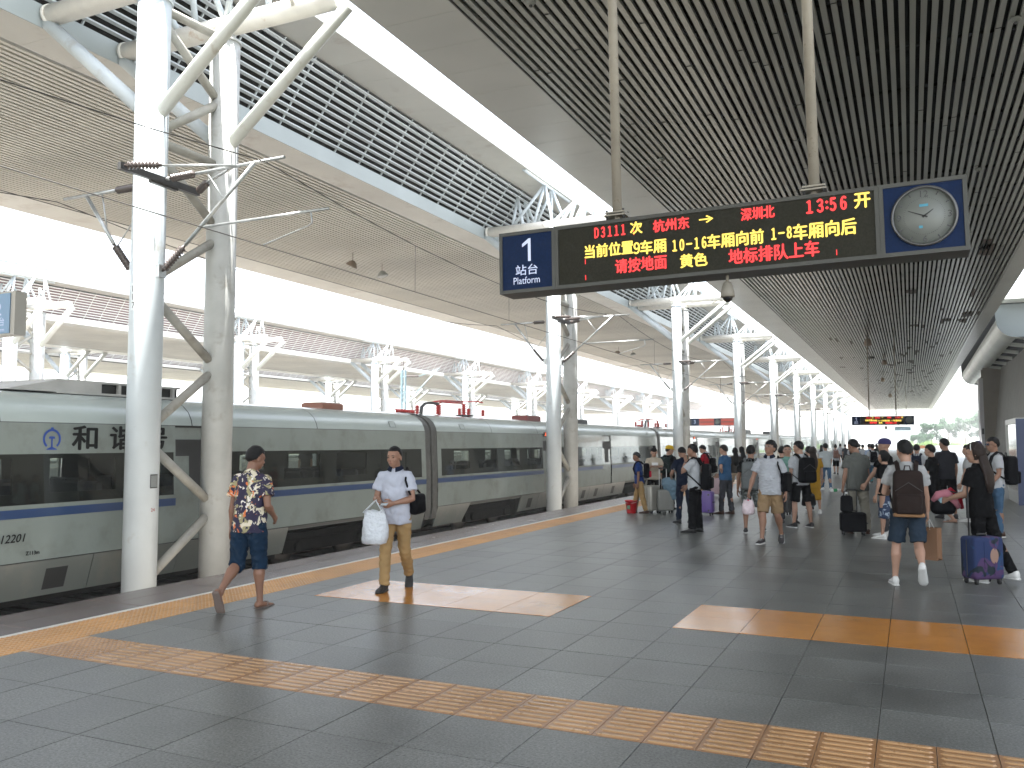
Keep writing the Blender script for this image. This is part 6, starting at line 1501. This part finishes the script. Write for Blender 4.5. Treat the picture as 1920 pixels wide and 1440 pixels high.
# water bottle at the belt of the man in black polo
BOT = mat('clear_bottle', (0.25,0.40,0.45), .1, coat=1.0)
t0, J = p6; q = t0.matrix_basis @ (J.T @ Vector((.05,-.17,1.02))); t = thing('water_bottle', 'clear water bottle hanging on the back of the man in the black polo', 'bottle', tuple(q))
MB().lathe([(.001,-.11),(.03,-.11),(.032,-.09),(.029,-.02),(.032,.04),(.028,.07),(.012,.10),(.012,.115)], None, 16).build('bottle', BOT, t); MB().lathe([(.014,.112),(.014,.13),(.001,.131)], None, 12).build('cap', WS, t)
# drink of the long haired woman, bottle of the cap man
t0, J = p27; q = t0.matrix_basis @ (J.wr['l']+J.fd['l']*.09); t = thing('drink_cup', 'plastic drink cup in the hand of the long haired woman', 'cup', tuple(q))
MB().lathe([(.001,-.08),(.026,-.08),(.034,.05),(.036,.055)], None, 18).build('cup', BOT, t); MB().ell((0,0,.055),(.036,.036,.02),16,8).build('lid', mat('pale_lid',(0.5,0.6,0.55),.3), t)
t0, J = p18; q = t0.matrix_basis @ (J.wr['l']+J.fd['l']*.07+Vector((-.10,.08,0))); t = thing('water_bottle', 'green and white bottle lying across the hand of the man in the checked shirt', 'bottle', tuple(q)); t.rotation_euler = (0,R_(85),R_(20))
MB().lathe([(.001,-.10),(.026,-.10),(.028,-.08),(.028,.05),(.012,.09),(.012,.10)], None, 16).build('bottle', WS, t); MB().lathe([(.029,-.04),(.029,.03)], None, 16).build('label', mat('green_label',(0.02,0.22,0.08),.5), t)
# suitcases
SILV = mat('silver_shell', (0.32,0.31,0.27), .35, metal=.3); PURP = mat('purple_shell', (0.12,0.07,0.26), .35); PINK = mat('pink_shell', (0.38,0.27,0.28), .4); TEAL = mat('teal_shell', (0.02,0.25,0.30), .35); CBLK = C_('black_case_nylon', (0.008,0.008,0.009), .7)
suitcase('silver ribbed suitcase between the man in blue and the woman with the bun', 1222, 962, -60, SILV, (.42,.26,.60), 0, 7)
suitcase('grey suitcase with raised white handle and a pale blue jacket hung over it', 1246, 962, -20, mat('grey_shell',(0.20,0.20,0.18),.5), (.40,.26,.50), .50, 4, hm=WS)
suitcase('bright purple suitcase with corner guards behind the man in the white t-shirt', 1323, 966, 20, PURP, (.38,.24,.50), 0, 2, corner=M_dark)
suitcase('pale pink suitcase beside the man in the blue t-shirt', 1341, 930, 10, PINK, (.38,.24,.52), 0, 3)
suitcase('dark suitcase standing between the stocky man and the man in mint', 1466, 965, 20, mat('charcoal_shell',(0.035,0.036,0.035),.5), (.42,.26,.58), 0, 3)
suitcase('wide black fabric trolley case held by the man in the checked shirt', 1600, 1003, -12, CBLK, (.44,.24,.35), .40, 0, hm=PLB)
suitcase('teal suitcase in the distance between the checked shirt and the man in the cap', 1628, 905, 20, TEAL, (.36,.26,.56), 0, 2)
GAL = pattern_mat('galaxy_print', (0.010,0.024,0.085), [(0.06,0.028,0.09),(0.012,0.045,0.12),(0.005,0.014,0.022)], 3.2, .53)
gs = suitcase('blue and purple galaxy patterned suitcase with black zip, at the lower right', 1843, 1094, -38, GAL, (.40,.27,.50), .62, 2, hm=PLB)
MB().ell((.06,-.137,.34),(.055,.005,.09),20,10).build('sticker', mat('tan_sticker',(0.26,0.16,0.12),.6), gs, label='tan oval sticker')
# jacket over grey suitcase
JK = C_('pale_blue_jacket', (0.13,0.20,0.25)); q = gpoint(1250, 962)
t = thing('jacket', 'pale blue grey jacket draped over the grey suitcase', 'jacket', (q.x+.05,q.y+.02,.0), R_(20))
b = MB(); sect(b, [(.32,.12,.10,0,.10),(.50,.17,.13,0,.08),(.68,.20,.15,0,.04),(.78,.17,.12,0,0),(.84,.09,.06,0,0)], None, 24); me = remesh(b, .014, 2, .012, 5); put_mesh('cloth', me, JK, t)
# black carry bag on top of the black case
q = gpoint(1589, 1003); t = thing('handbag', 'small black bag stacked on the black trolley case', 'bag', (q.x,q.y-.02,.415), R_(10), 'hand bags')
put_mesh('body', rbox_mesh(.22,.18,.30,.05,4,.1), CBLK, t); MB().path([(-.05,0,.29),(-.04,0,.37),(.04,0,.37),(.05,0,.29)], .009, 6).build('handle', PLB, t); MB().box(-.02,.02,-.012,.012,.33,.36).build('tag', WS, t)
# black and pink bag with neck pillow held over the galaxy suitcase
q = gpoint(1786, 1050); q2 = Vector((p27[0].location.x-.42, p27[0].location.y+.12, .93))
t = thing('travel_bag', 'black bag with a pink neck pillow and red cloth, carried beside the long haired woman', 'bag', tuple(q2), R_(15), 'hand bags')
put_mesh('body', tf_mesh(rbox_mesh(.30,.20,.22,.08,4,.1), Matrix.Translation((0,0,-.15))), BLKBAG, t)
MB().path([(-.13,-.04,.02),(-.07,-.07,.10),(.02,-.07,.12),(.10,-.07,.04),(.17,-.06,-.06)], [.03,.05,.055,.05,.03], 14).build('neck_pillow', PINKF, t)
MB().path([(.02,.06,.10),(.10,.06,.14),(.20,.05,.04),(.24,.04,-.08)], [.03,.05,.05,.02], 12).build('red_cloth', REDF, t)
MB().path([(-.12,0,.05),(.0,-.02,.16),(.25,-.02,.10),(.36,0,.04)], .010, 6).build('strap', PLB, t)
# red bucket
RB = mat('red_plastic', (0.50,0.015,0.02), .3); q = gpoint(1184, 962); t = thing('bucket', 'red plastic bucket with a green label at the feet of the man in blue', 'bucket', (q.x,q.y,0))
MB().lathe([(.001,.005),(.105,.0),(.110,.01),(.150,.29),(.158,.29),(.158,.305),(.146,.305),(.104,.02),(.001,.02)], None, 28).build('pail', RB, t)
MB().path([(-.155*math.cos(a),-.155*math.sin(a)*.9,.29-.05*math.sin(a)) for a in [R_(x) for x in range(0,181,15)]], .004, 5).build('handle', WS, t)
ring_plate(0,0,.138,R_(-105),.10,.19,.09,'label',mat('green_white_label',(0.10,0.20,0.12),.5),t)
# floral skirt figure beside the man in the cap
p31 = person('woman in a blue floral skirt mostly hidden by the man with the brown backpack', 1664, 1010, 1.52, -60, St(skirt=.40), BLACK, ('skirt', pattern_mat('blue_floral_print',(0.02,0.035,0.08),[(0.30,0.36,0.42)],12,.56)), ('sneaker', WS, WS), SKINL, 'bob', detail=0)
# ------------------------------------------------------------------ distant passengers
crowd = [(1598,890,1.62,'distant person in a white top just left of the checked shirt',W_TEE,BLACK),(1638,908,1.66,'distant man in a white t-shirt and jeans with a dark backpack, beside the teal suitcase',W_TEE,JEAN),
 (1631,896,1.66,'distant man in a pale blue shirt, left of the one with the dark backpack',C_('pale_blue',(0.35,0.42,0.55)),GREYT),(1652,893,1.62,'distant person in dark green, right of the dark backpack',C_('dark_green',(0.04,0.06,0.05)),BLACK),
 (1645,878,1.60,'tiny distant person in black behind the dark backpack',BLACK,BLACK),(1612,880,1.62,'tiny distant person in dark clothes above the shoulder of the checked shirt',NAVY,BLACK),
 (1619,886,1.60,'tiny distant woman in a white blouse right of the checked shirt',W_TEE,DENIM),(1706,882,1.60,'tiny distant person in an orange top behind the brown backpack man',C_('orange_top',(0.5,0.18,0.05)),BLACK),
 (1541,886,1.58,'tiny distant person left of the young man in jeans',W_TEE,NAVY),(1586,876,1.60,'tiny distant person in a dark top between the columns and the checked shirt',GREYT,BLACK),
 (1576,872,1.62,'tiny distant person in white beyond the brown backpack',W_TEE,GREYT),(1660,874,1.62,'tiny distant person in grey left of the man in the cap',GREYT,GREYT),
 (1393,925,1.58,'woman in a white top half hidden behind the grey backpack',W_TEE,BEIGE),(1468,962,1.62,'person in black half hidden behind the man in mint',BLACK,BLACK),(1520,958,1.62,'dark haired person hidden behind the black backpack',BLACK,C_('teal_trousers',(0.12,0.2,0.22)))]
cpro = []
for i, (px, py, H, lab, tm, bm_) in enumerate(crowd):
    q = person(lab, px, py, H, (-20+37*i) % 60-30, W_(1 if i % 2 else -1, head=(0,-5)), tm, ('jeans' if i % 3 else 'shorts', bm_), ('sneaker', WS if i % 2 else DKS, SOLEW), SKINL, 'bushy' if i % 4 else 'long', detail=0, group='distant passengers')
    cpro.append(q)
backpack(cpro[1], 'dark backpack on the distant man beside the teal suitcase', BLKBAG, None, (.30,.15,.44))
# passengers waiting on the far platform, seen through the train windows
for i, (x, y, tm) in enumerate(((-19.5,17.5,REDF),(-20.2,21.5,BLACK),(-19.0,24.3,GREYT),(-20.6,27.0,W_TEE))):
    person('person standing on the far platform, glimpsed through the train windows, in '+['red','black','grey','white'][i], 0, 0, 1.65, 90+30*i, St(), tm, ('trousers', NAVY), ('sneaker', DKS, DKS), SKINL, 'short', detail=0, at=Vector((x,y,0)), group='passengers on the far platform')
